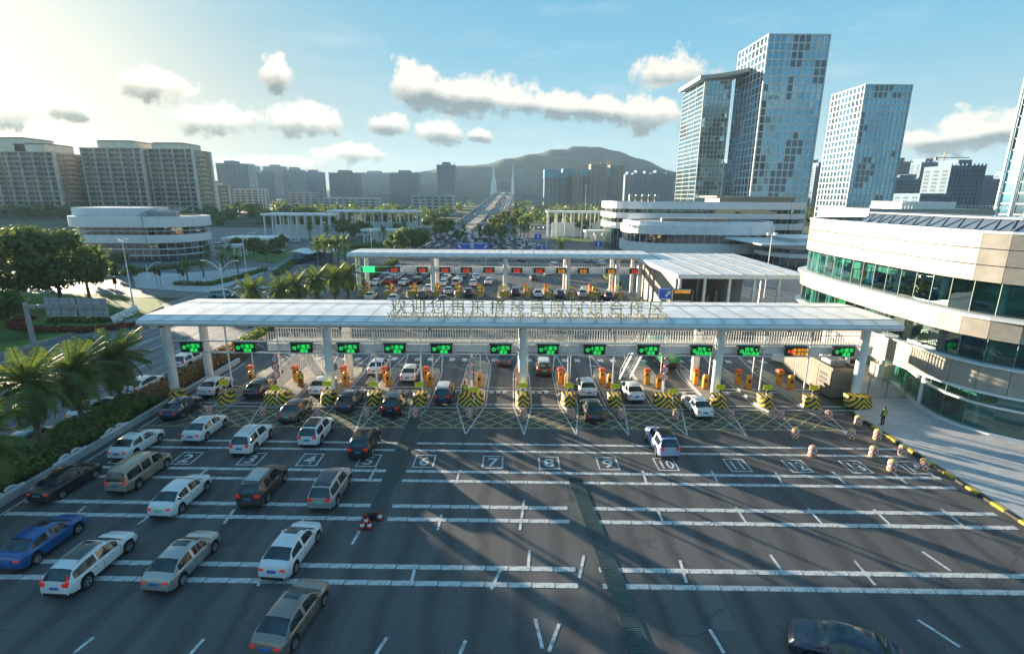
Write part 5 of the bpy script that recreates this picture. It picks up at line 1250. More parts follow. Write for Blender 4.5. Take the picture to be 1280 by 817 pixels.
mids = [(430, 298, 'olive', 1.1), (440, 302, 'round', 1.1), (455, 300, 'round', 1.2), (512, 318, 'big2', .75), (496, 322, 'round', 1.2), (526, 316, 'round', 1.2), (552, 300, 'olive', 1.15), (560, 297, 'olive', 1.1), (575, 304, 'round', .8),
        (632, 280, 'olive', 1.2), (625, 287, 'olive', 1.15), (618, 294, 'olive', 1.1), (640, 288, 'round', 1.1), (612, 302, 'olive', .9), (628, 300, 'round', .95), (645, 278, 'olive', 1.2), (655, 285, 'round', 1.1),
        (705, 292, 'round', 1.1), (716, 294, 'olive', 1.15), (728, 296, 'round', 1.2), (740, 292, 'olive', 1.1), (752, 294, 'olive', 1.1), (722, 286, 'round', 1.1), (760, 300, 'olive', 1.0), (735, 284, 'olive', 1.2), (700, 286, 'olive', 1.1),
        (462, 288, 'round', 1.1), (478, 286, 'olive', 1.1), (398, 285, 'round', 1.1), (384, 290, 'olive', 1.1), (1000, 268, 'round', 1.5), (1010, 270, 'olive', 1.4), (1004, 280, 'round', 1.2)]
from collections import Counter
cnt_ = Counter()
for px, py, kd, sc in sorted(mids):
    g_ = 'trees left of the queue road' if px < 560 else ('trees beside the bridge ramp' if px < 660 else 'trees before the tiered terminal')
    cnt_[g_] += 1
    tree(kd, *G(px, py), sc, ORDN[cnt_[g_] - 1] + ' from left, ' + {'trees left of the queue road': 'leafy tree among the yards left of the queue road', 'trees beside the bridge ramp': 'yellow-green tree in the row beside the bridge ramp', 'trees before the tiered terminal': 'leafy tree in the grove before the tiered terminal'}[g_], g_)
hedge('green bed with low shrubs among the far yards', [G(420, 312), G(470, 308), G(520, 306)], 5, 1.2, folA, 3000, .4, seed=21)
hedge('yellow-green shrub bed at the right end of the second canopy', [(23.5, 116), (24.5, 135)], 2.4, 1.6, folB, 2600, .25, 'shrub_bed', seed=22)
hedge('low hedge strip behind the left end of the second canopy', [(-35.5, 112), (-37, 160)], 3, 1.4, folA, 4000, .35, seed=23)
for nm, pl in (('lawn', [G(390, 318), G(470, 322), G(525, 308), G(470, 300), G(400, 306)]), ('lawn', [G(690, 300), G(765, 306), G(765, 288), G(700, 280)]), ('lawn', [G(270, 318), G(345, 330), G(372, 314), G(340, 300), G(280, 304)])):
    tag(MB().prism(pl, -.03, .1).build(nm, grassm), kind='structure')
# the far woods as one mass
rw = np.random.default_rng(4); cs, rs = [], []
def inwood(px, y):
    if 270 < px < 575: return 330 < y < 900
    if 655 < px < 850: return 360 < y < 1000
    return y > 420
while len(cs) < 1500:
    y = 330 * (3.2 ** rw.random()); px = rw.uniform(-150, 1430); x = (px - 640) / 642 * (y * .969 + 4.9)
    if not inwood(px, y): continue
    if -52 - y * .004 < x < 6: continue
    s = rw.uniform(3.5, 5.5) * (1 + (y - 330) / 1500)
    for q in range(2): cs.append((x + rw.uniform(-3, 3), y + rw.uniform(-3, 3), s * rw.uniform(.7, 1.5))); rs.append(s)
o = link('far_woods', leaves_mesh('far_woods', cs, rs, [46] * len(cs), 1.5, folA, 5, .6, .8)); tag(o, 'green woodland belt beyond the yards', None, None, 'stuff')
o.material_slots[0].material = foliage('leaves_far', (.03, .065, .016), (.13, .18, .035), .03)
# ------------------------------------------------------------------ towers, apartments, far city, bridge, mountain
from mathutils import noise as mnoise
whitef = mat('tower_frame', (.60, .61, .61), .45, var=.04, scale=.1)
def grid_tower(name, label, x0, x1, y0, y1, h, nx, ny, nz, fr, frame=whitef, pane_seed=1, dark=.25):
    t = thing(name, label, 'tower', (0, 0, 0)); rg = random.Random(pane_seed)
    MB().box(x0 + .5, x1 - .5, y0 + .5, y1 - .5, 0, h - .6).build('core', innerd, t)
    m = MB(); zb = [h * k / nz for k in range(nz + 1)]
    for k in range(nz + 1): m.box(x0 - .02, x1 + .02, y0 - .0, y0 + .45, zb[k] - fr, zb[k] + fr); m.box(x0 - .02, x0 + .45, y0 + .45, y1, zb[k] - fr, zb[k] + fr); m.box(x1 - .45, x1 + .02, y0 + .45, y1, zb[k] - fr, zb[k] + fr)
    for i in range(nx + 1): x = x0 + (x1 - x0) * i / nx; m.box(x - fr, x + fr, y0 - .03, y0 + .42, 0, h)
    for j in range(ny + 1): y = y0 + (y1 - y0) * j / ny; m.box(x0 - .05, x0 + .42, y - fr, y + fr, 0, h); m.box(x1 - .42, x1 + .05, y - fr, y + fr, 0, h)
    m.build('facade_grid', frame, t)['kind'] = 'stuff'
    g_ = [MB(), MB(), MB()]
    def gi(u, k): q = mnoise.noise(Vector((u * .33, k * .16, pane_seed * 7.3))) + rg.uniform(-.05, .05); return 1 if q > .36 - dark * .35 and rg.random() > .06 else (2 if q < -.12 else 0)  # clustered dark panes put a reflected tower into the glass colour
    for k in range(nz):
        for i in range(nx):
            mb = g_[gi(i, k)]; xa, xb = x0 + (x1 - x0) * i / nx, x0 + (x1 - x0) * (i + 1) / nx; tl_ = rg.uniform(-.04, .04)
            mb.quad((xa, y0 + .2 + tl_, zb[k]), (xb, y0 + .2 - tl_, zb[k]), (xb, y0 + .2 - tl_, zb[k + 1]), (xa, y0 + .2 + tl_, zb[k + 1]))
        for j in range(ny):
            ya, yb = y0 + (y1 - y0) * j / ny, y0 + (y1 - y0) * (j + 1) / ny
            for sx in (x0 + .2, x1 - .2):
                mb = g_[gi(j + 40, k)]; mb.quad((sx, yb, zb[k]), (sx, ya, zb[k]), (sx, ya, zb[k + 1]), (sx, yb, zb[k + 1]))
    for mb, mm in zip(g_, TG):
        if mb.v: mb.build('window_pane', mm, t)['kind'] = 'stuff'
    MB().box(x0 - .1, x1 + .1, y0 - .1, y1 + .1, h - .3, h + .2).box(x0 + 4, x1 - 4, y0 + 4, y1 - 4, h + .2, h + 1.2).build('roof', frame, t)
    return t
def towerglass(name, c, rough, metal):
    m = bpy.data.materials.new(name); m.use_nodes = True; b = m.node_tree.nodes['Principled BSDF']; nt = m.node_tree; tc = N(nt, 'ShaderNodeTexCoord')
    L(nt, mixc(nt, noise(nt, tc.outputs['Object'], .05, 3), tuple(x * .8 for x in c), tuple(min(1, x * 1.2) for x in c)), b.inputs['Base Color']); b.inputs['Roughness'].default_value = rough; b.inputs['Metallic'].default_value = metal; MATS[name] = m; return m
TG = [towerglass('tower_glass_blue', (.17, .36, .48), .08, .85), towerglass('tower_glass_dark_reflection', (.06, .12, .16), .1, .6), towerglass('tower_glass_teal', (.13, .31, .43), .10, .8)]
def span(pa, pb, Y, py): return A(pa, py, Y)[0], A(pb, py, Y)[0]
x0, x1 = span(937, 1009, 290, 250); grid_tower('glass_tower', 'tallest glass tower with a white square grid facade', x0, x1, 290, 326, A(1000, 43, 290)[1], 10, 8, 26, .30, dark=.32, pane_seed=2)
xw0 = x0
x0, x1 = span(1058, 1114, 340, 255); grid_tower('glass_tower', 'white gridded glass tower standing to the right of the tallest tower', x0, x1, 340, 374, A(1100, 106, 340)[1], 10, 9, 23, .30, dark=.3, pane_seed=3)
x0, x1 = span(868, 900, 312, 248); hh = A(890, 100, 312)[1]
tz = grid_tower('glass_tower', 'slimmer pale banded glass tower left of the tallest tower', x0, x1, 312, 350, hh, 7, 3, 34, .16, frame=mat('tower_band', (.42, .44, .40), .4, scale=.1), dark=.55, pane_seed=5)
m = MB(); pts = []
for k in range(15):
    f = k / 14; px = 872 + (934 - 872) * f; py = 101 - 3 * f - 7 * f * f; X, Z = A(px, py, 312); pts.append((X, Z))
for (xa, za), (xb, zb) in zip(pts, pts[1:]): m.add([(xa, 308, za), (xb, 308, zb), (xb, 346, zb), (xa, 346, za), (xa, 308, za + 2), (xb, 308, zb + 2), (xb, 346, zb + 2), (xa, 346, za + 2)], [(3, 2, 1, 0), (4, 5, 6, 7), (0, 1, 5, 4), (2, 3, 7, 6), (1, 2, 6, 5), (3, 0, 4, 7)])
m.build('curved_roof_bridge', mat('tower_roof_grey', (.30, .32, .30), .5, scale=.1), tz)
# the slanted edge of a fourth tower on the right
x0 = 153; ft = grid_tower('glass_tower', 'tall glass tower with white vertical fins cut off by the right edge', x0 - 1.5, x0 + 40, 140, 166, 95, 9, 4, 30, .12, frame=mat('tower_fin_frame', (.5, .53, .50), .4, scale=.2), dark=.75, pane_seed=7)
m = MB()
for k in range(10): X = x0 - 1.5 + 41.5 * k / 9; m.box(X - .22, X + .22, 139.2, 139.9, 0, 95)
for k in range(6): m.box(x0 - 2.2, x0 - 1.56, 140 + 5 * k, 140.4 + 5 * k, 0, 95)
m.build('fin', white, ft)
# apartments
aptw = mat('apartment_wall', (.42, .31, .20), .8, var=.1, scale=.15); apts = mat('apartment_slab', (.78, .68, .52), .75, var=.08, scale=.2); aptd = mat('apartment_glass', (.05, .055, .055), .25, scale=.3, var=.3); tiler = mat('apartment_roof', (.24, .13, .09), .8, scale=.3); aptp = mat('apartment_pier', (.68, .66, .60), .7, scale=.2)
def apartment(label, px0, px1, py, Y, D, fl=3.05, steps=(), seed=1, side=True):
    x0, x1 = span(px0, px1, Y, 262); h = A((px0 + px1) / 2, py, Y)[1]; nf = int(h / fl); h = nf * fl; rg = random.Random(seed)
    t = thing('apartment_block', label, 'building', (0, 0, 0)); y0, y1 = Y, Y + D
    MB().box(x0, x1, y0, y1, 0, h).build('wall', aptw, t)
    nb = max(3, round((x1 - x0) / 6.2)); bw_ = (x1 - x0) / nb; s = MB(); gz = MB(); pr = MB(); rl = MB()
    for k in range(nf + 1):
        z = k * fl
        for i in range(nb):
            out = 2.6 if (i % 3 != 1) else .6
            s.box(x0 + i * bw_ + .1, x0 + (i + 1) * bw_ - .1, y0 - out, y0 + .02, z - .16, z + .10)
            if k < nf:
                rl.box(x0 + i * bw_ + .15, x0 + (i + 1) * bw_ - .15, y0 - out - .02, y0 - out + .05, z + .1, z + .95)
                gz.box(x0 + i * bw_ + .5, x0 + (i + 1) * bw_ - .5, y0 - .06, y0 - .01, z + .3, z + fl - .45)
        if side and k < nf:
            for j in range(int(D / 4)): gz.box(x1 + .01, x1 + .06, y0 + 1 + 4 * j, y0 + 3.2 + 4 * j, z + .9, z + 2.3)
            s.box(x1 - .01, x1 + .9, y0 + D * .3, y0 + D * .62, z - .15, z + .95)
    for i in range(0, nb + 1, 2): pr.box(x0 + i * bw_ - .3, x0 + i * bw_ + .3, y0 - 2.2, y0 + .01, 0, h + .4)
    pr.box(x1 - 1.2, x1 + .25, y0 - .45, y0 + 2.6, 0, h + .6); pr.box(x1 - .02, x1 + .3, y1 - 3.5, y1 + .2, 0, h)
    s.build('balcony_slab', apts, t)['kind'] = 'stuff'; gz.build('window', aptd, t)['kind'] = 'stuff'; pr.build('pier', aptp, t)['kind'] = 'stuff'; rl.build('balcony_rail', mat('apartment_rail', (.36, .33, .28), .6, scale=.3), t)['kind'] = 'stuff'
    r_ = MB(); w = x1 - x0
    def hip(xa, xb, ya, yb, z, hh):
        r_.box(xa + .6, xb - .6, ya + .6, yb - .6, h - .5, z); r_.add([(xa, ya, z), (xb, ya, z), (xb, yb, z), (xa, yb, z), (xa + 2, ya + 2, z + hh), (xb - 2, ya + 2, z + hh), (xb - 2, yb - 2, z + hh), (xa + 2, yb - 2, z + hh)], [(0, 1, 5, 4), (1, 2, 6, 5), (2, 3, 7, 6), (3, 0, 4, 7), (4, 5, 6, 7), (3, 2, 1, 0)], 1)
    for (f0, f1, up) in steps or ((.2, .8, 3.2),): hip(x0 + w * f0, x0 + w * f1, y0 + 1, y1 - 1, h + up, 1.2)
    r_.build('roof', [apts, tiler], t); return t
apartment('huge stepped apartment block at the left edge', -40, 80, 187, 500, 36, 4.4, steps=((.30, .72, 12.0), (.60, .92, 7), (.0, .4, 5)), seed=1)
apartment('narrow lower link block between the two large apartment blocks', 97, 124, 198, 530, 28, 4.4, steps=((.1, .9, 3.5),), seed=2)
apartment('tall apartment block with a hipped roof behind the round office', 116, 188, 182, 505, 32, 4.4, steps=((.25, .85, 6),), seed=3)
apartment('apartment block at the right of the large group', 197, 250, 186, 512, 32, 4.4, steps=((.05, .8, 5),), seed=4)
apartment('small warm lit apartment block at the right end of the group', 252, 274, 226, 600, 28, 4.4, steps=((.05, .7, 3.5),), seed=5)
# far city: blocks with storey bands, each its own thing
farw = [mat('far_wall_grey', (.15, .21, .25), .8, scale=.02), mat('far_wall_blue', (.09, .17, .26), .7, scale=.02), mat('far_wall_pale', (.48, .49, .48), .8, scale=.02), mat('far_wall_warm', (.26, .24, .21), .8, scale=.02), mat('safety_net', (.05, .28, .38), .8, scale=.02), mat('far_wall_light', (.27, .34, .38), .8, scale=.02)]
farg = mat('far_glass', (.05, .08, .10), .75, scale=.05)
def far_block(label, px0, px1, ptop, Y, D=30, w=0, fl=3.3, group=None, net=0, bays=None, cap=True, name='far_tower', base=0):
    (x0, _), (x1, h) = A(px0, ptop, Y), A(px1, ptop, Y); t = thing(name, label, 'building', (0, 0, 0), 0, group)
    MB().box(x0, x1, Y, Y + D, base, h).build('wall', farw[w], t); m = MB(); nf = int((h - base) / fl)
    nb = bays or max(2, int((x1 - x0) / 7)); bw_ = (x1 - x0) / nb
    for i in range(nb):
        for k in range(1, nf): m.quad((x0 + (i + .16) * bw_, Y - .05, base + k * fl + .8), (x0 + (i + .84) * bw_, Y - .05, base + k * fl + .8), (x0 + (i + .84) * bw_, Y - .05, base + k * fl + 2.6), (x0 + (i + .16) * bw_, Y - .05, base + k * fl + 2.6))
    for sx_ in (x0 - .05, x1 + .05):
        for j in range(max(2, int(D / 8))):
            for k in range(1, nf): ya = Y + D * (j + .2) / max(2, int(D / 8)); yb = ya + D * .6 / max(2, int(D / 8)); m.quad((sx_, yb, base + k * fl + .7), (sx_, ya, base + k * fl + .7), (sx_, ya, base + k * fl + 2.7), (sx_, yb, base + k * fl + 2.7))
    m.build('window', farg, t)['kind'] = 'stuff'
    p = MB()
    for i in range(nb + 1): p.box(x0 + i * bw_ - .4, x0 + i * bw_ + .4, Y - 1.0, Y, base, h + (1.5 if cap else 0))
    p.build('pier', farw[w], t)
    if cap: MB().box(x0 + (x1 - x0) * .3, x0 + (x1 - x0) * .7, Y + 4, Y + D - 4, h, h + 5).build('lift_house', farw[w], t)
    if net: MB().box(x0 - .6, x1 + .6, Y - 1.4, Y + D + .6, h - net, h + .5).build('safety_net', farw[4], t)
    return t
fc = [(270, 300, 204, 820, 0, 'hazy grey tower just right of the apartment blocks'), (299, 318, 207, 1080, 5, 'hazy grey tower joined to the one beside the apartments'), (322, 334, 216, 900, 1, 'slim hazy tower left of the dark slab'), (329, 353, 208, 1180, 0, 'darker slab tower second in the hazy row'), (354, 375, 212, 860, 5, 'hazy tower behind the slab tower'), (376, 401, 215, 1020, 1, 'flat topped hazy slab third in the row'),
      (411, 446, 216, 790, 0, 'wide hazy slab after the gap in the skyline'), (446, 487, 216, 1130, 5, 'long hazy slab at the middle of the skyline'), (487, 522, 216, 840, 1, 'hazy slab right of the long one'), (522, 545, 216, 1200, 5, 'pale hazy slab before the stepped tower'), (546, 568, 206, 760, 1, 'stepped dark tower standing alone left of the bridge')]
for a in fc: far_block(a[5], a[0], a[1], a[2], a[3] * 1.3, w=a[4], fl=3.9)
far_block('low white building under the hazy slabs', 292, 322, 236, 700, w=2, cap=False, name='far_building'); far_block('long low white building at the edge of the woods', 404, 470, 247, 620, w=2, cap=False, name='far_building'); far_block('white school-like building left of the bridge', 515, 566, 243, 560, w=2, cap=False, name='far_building'); far_block('white stepped block beside the long low one', 362, 388, 240, 700, w=2, cap=False, name='far_building')
cn = [(681, 697, 212, 14), (698, 708, 216, 10), (704, 719, 211, 14), (717, 728, 219, 0), (725, 739, 212, 12), (738, 752, 214, 0), (739, 758, 205, 0), (752, 764, 210, 16), (763, 780, 206, 0)]
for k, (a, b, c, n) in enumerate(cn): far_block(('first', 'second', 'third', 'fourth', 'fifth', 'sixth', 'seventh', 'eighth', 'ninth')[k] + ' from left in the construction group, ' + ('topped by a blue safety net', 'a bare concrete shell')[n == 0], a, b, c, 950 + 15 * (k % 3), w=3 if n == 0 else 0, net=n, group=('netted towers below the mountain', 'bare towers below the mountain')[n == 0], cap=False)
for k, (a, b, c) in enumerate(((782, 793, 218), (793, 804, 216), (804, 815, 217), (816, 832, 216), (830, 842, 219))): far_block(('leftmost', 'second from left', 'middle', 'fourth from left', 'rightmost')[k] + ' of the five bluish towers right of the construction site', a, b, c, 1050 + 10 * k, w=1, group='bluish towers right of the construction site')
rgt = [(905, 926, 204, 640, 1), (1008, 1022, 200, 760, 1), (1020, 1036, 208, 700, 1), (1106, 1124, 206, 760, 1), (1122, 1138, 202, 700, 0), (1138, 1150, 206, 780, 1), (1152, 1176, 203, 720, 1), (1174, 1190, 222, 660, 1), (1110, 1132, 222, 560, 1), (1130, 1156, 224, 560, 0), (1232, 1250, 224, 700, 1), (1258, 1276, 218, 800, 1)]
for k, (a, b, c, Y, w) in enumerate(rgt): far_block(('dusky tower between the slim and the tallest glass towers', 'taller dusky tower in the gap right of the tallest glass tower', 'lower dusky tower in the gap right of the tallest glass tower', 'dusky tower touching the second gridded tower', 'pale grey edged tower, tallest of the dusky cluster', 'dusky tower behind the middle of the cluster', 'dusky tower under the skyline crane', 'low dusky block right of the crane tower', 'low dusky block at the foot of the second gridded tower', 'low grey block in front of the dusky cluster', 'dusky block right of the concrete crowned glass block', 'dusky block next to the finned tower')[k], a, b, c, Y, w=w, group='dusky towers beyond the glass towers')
far_block('broad dark glass block with a concrete crown right of the crane', 1189, 1232, 207, 470, w=1, bays=9); far_block('low curved roofed hall below the dusky towers', 1150, 1190, 242, 440, w=1, cap=False, name='far_building')
def crane(px, ptop, Y, label, jib=38):
    X, Z = A(px, ptop, Y); t = thing('tower_crane', label, 'crane', (X, Y, 0)); m = MB()
    for dx, dy in ((-1, -1), (1, -1), (1, 1), (-1, 1)): m.box(dx - .22, dx + .22, dy - .22, dy + .22, 0, Z)
    for k in range(int(Z / 5)): m.bar((-1, -1, 5 * k), (1, -1, 5 * k + 5), .25, .25)
    m.build('mast', mat('crane_steel', (.45, .24, .10), .6), t); j = MB(); j.bar((-jib * .35, 0, Z), (jib, 0, Z), 1.0, .9); j.bar((0, 0, Z), (0, 0, Z + 7), .8, .8); j.bar((0, 0, Z + 7), (jib * .8, 0, Z), .25, .25); j.bar((0, 0, Z + 7), (-jib * .3, 0, Z), .25, .25); j.box(-jib * .35, -jib * .25, -1, 1, Z - 3, Z); j.build('jib', MATS['crane_steel'], t)
crane(760, 203, 940, 'tower crane over the bare concrete shells'); crane(741, 208, 960, 'tower crane left of the bare concrete shells', -34); crane(1180, 197, 640, 'tower crane on the skyline beyond the right glass tower', 30)
# low canopies in the yards
def shed(label, pa, pb, ytop, Y, D, h, ncol):
    x0, x1 = span(pa, pb, Y, ytop); t = thing('yard_canopy', label, 'canopy', (0, 0, 0)); MB().box(x0, x1, Y, Y + D, h - .9, h).build('roof', roofm, t)
    for k in range(ncol): X = x0 + 1 + (x1 - x0 - 2) * k / (ncol - 1); [MB().box(X - .3, X + .3, q, q + .6, 0, h - .9).build('column', whitem, t) for q in (Y + 1, Y + D - 1.6)]
    MB().box(x0 + 3, x1 - 3, Y + D * .5, Y + D * .55, 0, h * .55).build('wall', bandw, t)
shed('long thin roofed inspection canopy before the woods', 408, 523, 264, 262, 14, A(465, 263, 262)[1], 11); shed('left wing of the long inspection canopy, set a little nearer', 325, 412, 267, 240, 14, A(370, 267, 240)[1], 9)
shed('white flat roofed canopy right of the bridge', 684, 762, 264, 265, 14, A(720, 264, 265)[1], 8); shed('small low canopy beside the garden left of the queue', 450, 520, 278, 225, 8, 6, 5)
shed('low pale roof in the yard right of the round office', 276, 345, 297, 205, 12, A(310, 297, 205)[1], 7); shed('small white roof in the yard right of the round office', 278, 300, 300, 170, 6, 4, 3); shed('small white canopy before the tiered terminal', 732, 770, 292, 235, 8, 5.5, 4)
kx, ky_ = G(388, 330); kt = thing('blue_kiosk', 'blue glazed kiosk under a wavy white roof left of the second canopy', 'kiosk', (kx, ky_, 0)); MB().box(-5, 5, 0, 6, 0, 3.2).build('wall', gblue, kt); MB().box(-4.8, 4.8, .2, 5.8, 0, 3.1).build('inner', mat('kiosk_blue', (.05, .22, .55), .5), kt); m = MB(); m.loft([[(-6.5 + 13 * k / 12, -1, 3.5 + .35 * math.sin(k * .8)) for k in range(13)], [(-6.5 + 13 * k / 12, 7.5, 3.7 + .35 * math.sin(k * .8)) for k in range(13)]]); m.build('roof', white, kt)
# bridge
bt = thing('bridge', 'long multi-lane bridge rising away over the woods', 'bridge', (0, 0, 0))
def bz(y): return 0 if y < 300 else 29 * sm(300, 1150, y)
def bx(y): return -25 + 12 * sm(300, 1250, y)
ysb = [285 + 25 * k for k in range(40)]
def brail(m, off, w, z0, z1):
    for a, b in zip(ysb, ysb[1:]):
        m.add([(bx(a) + off - w, a, bz(a) + z0), (bx(a) + off + w, a, bz(a) + z0), (bx(b) + off + w, b, bz(b) + z0), (bx(b) + off - w, b, bz(b) + z0), (bx(a) + off - w, a, bz(a) + z1), (bx(a) + off + w, a, bz(a) + z1), (bx(b) + off + w, b, bz(b) + z1), (bx(b) + off - w, b, bz(b) + z1)], [(4, 5, 6, 7), (0, 4, 7, 3), (1, 2, 6, 5), (0, 1, 5, 4)])
m = MB(); brail(m, 0, 17.5, -2.0, .06); m.build('deck', asph2, bt)
m = MB(); brail(m, -17.3, .3, .06, 1.3); brail(m, 17.3, .3, .06, 1.3); m.build('parapet', conc, bt)
m = MB(); brail(m, 0, .8, .06, 1.0); m.build('median', mat('median_warm', (.36, .25, .17), .8, scale=.2), bt); m = MB(); brail(m, -4.2, 3.2, .02, .075); m.build('closed_lane', mat('lane_warm', (.42, .33, .25), .8, scale=.1), bt)
m = MB()
for y in range(420, 1260, 40): m.box(bx(y) - 9, bx(y) - 6, y, y + 3, 0, bz(y) - 1.9); m.box(bx(y) + 6, bx(y) + 9, y, y + 3, 0, bz(y) - 1.9)
m.build('pier', conc, bt)['kind'] = 'stuff'
for off in (-8.5, 4.5, 8.5, 12.5):
    m = MB()
    for y in range(300, 900, 14): m.quad((bx(y) + off - .12, y, bz(y) + .09), (bx(y) + off + .12, y, bz(y) + .09), (bx(y) + off + .12, y + 6, bz(y + 6) + .09), (bx(y) + off - .12, y + 6, bz(y + 6) + .09))
    m.build('lane_line', linew, bt)
for px, Y, wd, lab in ((617, 1000, 6.5, 'nearer white needle pylon of the bridge'), (641, 1130, 4.0, 'slimmer second needle pylon of the bridge')):
    X, Z = A(px, 203, Y); t = thing('bridge_pylon', lab, 'pylon', (X, Y, 0)); m = MB(); m.loft([[(-wd * k, -3 * k, z), (wd * k, -3 * k, z), (wd * k, 3 * k, z), (-wd * k, 3 * k, z)] for k, z in ((1, 0), (.8, 40), (.30, Z * .75), (.08, Z))], closed=True); m.build('shaft', white, t)
# mountain ridge
prof = [(-200, 246), (150, 244), (380, 240), (470, 224), (520, 215), (565, 208), (600, 206), (640, 198), (668, 192), (700, 187), (722, 183), (748, 184), (772, 190), (800, 199), (840, 214), (880, 228), (930, 232), (985, 214), (1010, 200), (1035, 204), (1075, 214), (1120, 226), (1180, 232), (1240, 228), (1330, 224), (1500, 240)]
rgm = np.random.default_rng(8); mv, mf = [], []; NXM, NYM = 260, 40
for i in range(NXM + 1):
    px = -200 + 1700 * i / NXM; py = ip(prof, px) + 1.8 * mnoise.noise(Vector((px * .05, 1, 0))) + .9 * mnoise.noise(Vector((px * .16, 4, 0))); X, Z = A(px, py, 1750); X0 = X / 1750
    for j in range(NYM + 1):
        y = 1270 + 960 * j / NYM; f = max(0, 1 - abs(y - 1750) / 490) ; f = f * f * (3 - 2 * f)
        z = (Z + 15) * f - 15; z += (mnoise.noise(Vector((X * .006, y * .006, 3))) * 30 + mnoise.noise(Vector((X * .02, y * .02, 9))) * 12) * f * (1 - f) * 2.4 + mnoise.noise(Vector((X * .05, y * .05, 5))) * 3 * (1 - f * .6)
        mv.append((X0 * y, y, z if f > 0 else -15))
for i in range(NXM):
    for j in range(NYM): a = i * (NYM + 1) + j; mf.append((a, a + NYM + 1, a + NYM + 2, a + 1))
me = bpy.data.meshes.new('mountain'); me.from_pydata(mv, [], mf); me.materials.append(mat('mountain_forest', (.022, .075, .075), .95, var=.3, scale=.02, bump=.6, bscale=.06)); me.polygons.foreach_set('use_smooth', [True] * len(mf)); tag(link('mountain', me), kind='structure')
# ------------------------------------------------------------------ far traffic, lamps, signs, people
qn = 0
lanes2 = []
XI2 = [G(p, 374)[0] for p in I2]; mids2 = [(a + b) / 2 for a, b in zip(XI2, XI2[1:])]
for k, (i, y, kd, c) in enumerate(((0, 101.5, 'sedan', 'white'), (1, 99, 'sedan', 'white'), (3, 108, 'sedan', 'white'), (2, 103, 'sedan', 'black'), (2, 111, 'sedan', 'white'), (4, 106, 'suv', 'black'), (6, 107, 'suv', 'black'), (7, 105.5, 'sedan', 'white'), (8, 105, 'suv', 'navy'), (9, 106, 'sedan', 'silver'), (10, 103.5, 'suv', 'brown'), (3, 98.5, 'sedan', 'grey'), (4, 118, 'sedan', 'white'))):
    far_car(mids2[i], y, 0, rc.uniform(-.03, .03), '%s in the ' + ORD[i] + ' lane of the second toll canopy', 'cars at the second canopy', kd, c)
# busy mass of cars beyond the left half of the second canopy
tot = 0
for k in range(26):
    x = rc.uniform(-33, -12); y = 120 + 3.3 * k * .9 + rc.uniform(-.5, .5)
    far_car(-31.5 + 3.1 * (k % 7) + rc.uniform(-.4, .4), 119.5 + 7.2 * (k // 7) + rc.uniform(-1.2, 1.2), 0, rc.uniform(-.3, .12), 'small %s in the crowd beyond the left half of the second canopy', 'cars beyond the second canopy')
for x, y, kd, c in ((-9, 128, 'sedan', 'white'), (-5.5, 121, 'sedan', 'white'), (-13, 124, 'sedan', 'silver'), (5.2, 127, 'suv', 'navy'), (9, 136, 'suv', 'white'), (12, 150, 'van', 'white'), (24, 160, 'sedan', 'black'), (27, 158, 'sedan', 'white'), (33, 165, 'van', 'black'), (-2, 150, 'sedan', 'white'), (3, 165, 'sedan', 'grey')):
    far_car(x, y, 0, rc.uniform(-.1, .3), 'small %s on the open lanes beyond the second canopy', 'cars beyond the second canopy', kd, c)
for r_ in range(16):          # dense queue funnelling towards the bridge
    y = 186 + 6.4 * r_; w0, w1 = (-46 + .1 * r_, 16 - 1.2 * r_)
    for k in range(13):
        if tot >= 150 or rc.random() < .26: continue
        x = w0 + (w1 - w0) * (k + .5) / 13 + rc.uniform(-.7, .7); tot += 1
        far_car(x, y + rc.uniform(-1.2, 1.2), 0, rc.uniform(-.12, .12), 'tiny %s in the dense queue before the bridge', 'cars queueing before the bridge')
for k in range(62):
    y = 296 + 9.5 * k + rc.uniform(-2, 2); lane = rc.choice((2.6, 6.6, 10.5, 14.6))
    far_car(bx(y) + lane, y, bz(y) + .08, 0, 'tiny %s on the bridge carriageway', 'cars on the bridge')
for k in range(12):
    y = 330 + 40 * k + rc.uniform(-9, 9); far_car(bx(y) + rc.choice((-10, -14)), y, bz(y) + .08, math.pi, 'tiny %s on the far carriageway of the bridge', 'cars on the bridge')
# side road and yard cars
for px, py, kd, c, lab in ((182, 486, 'sedan', 'white', 'white car on the side road beside the hedge end'), (40, 556, 'sedan', 'teal', 'pale blue car on the side road behind the leftmost palms'), (120, 516, 'sedan', 'white', 'white car glimpsed on the side road between palms'),
    (238, 455, 'suv', 'white', 'white car on the side road just behind the left end column'), (280, 372, 'van', 'teal', 'teal blue van crossing the junction above the roof edge'), (20, 322, 'sedan', 'white', 'white car on the far road at the left edge')):
    x, y = G(px, py); far_car(x, y, 0, 0 if c != 'teal' or kd != 'van' else R(-70), lab, None, kd, c)
for k in range(22):
    far_car(rc.uniform(-118, -60), rc.uniform(180, 235), 0, rc.choice((0, 1.57, .1)), 'tiny parked %s in the yards left of the queue', 'parked cars in the left yards')
for k in range(16): far_car(rc.uniform(12, 62), rc.uniform(330, 350), 0, rc.choice((0, .1)), 'tiny parked %s in the yard right of the bridge', 'parked cars in the right yards')
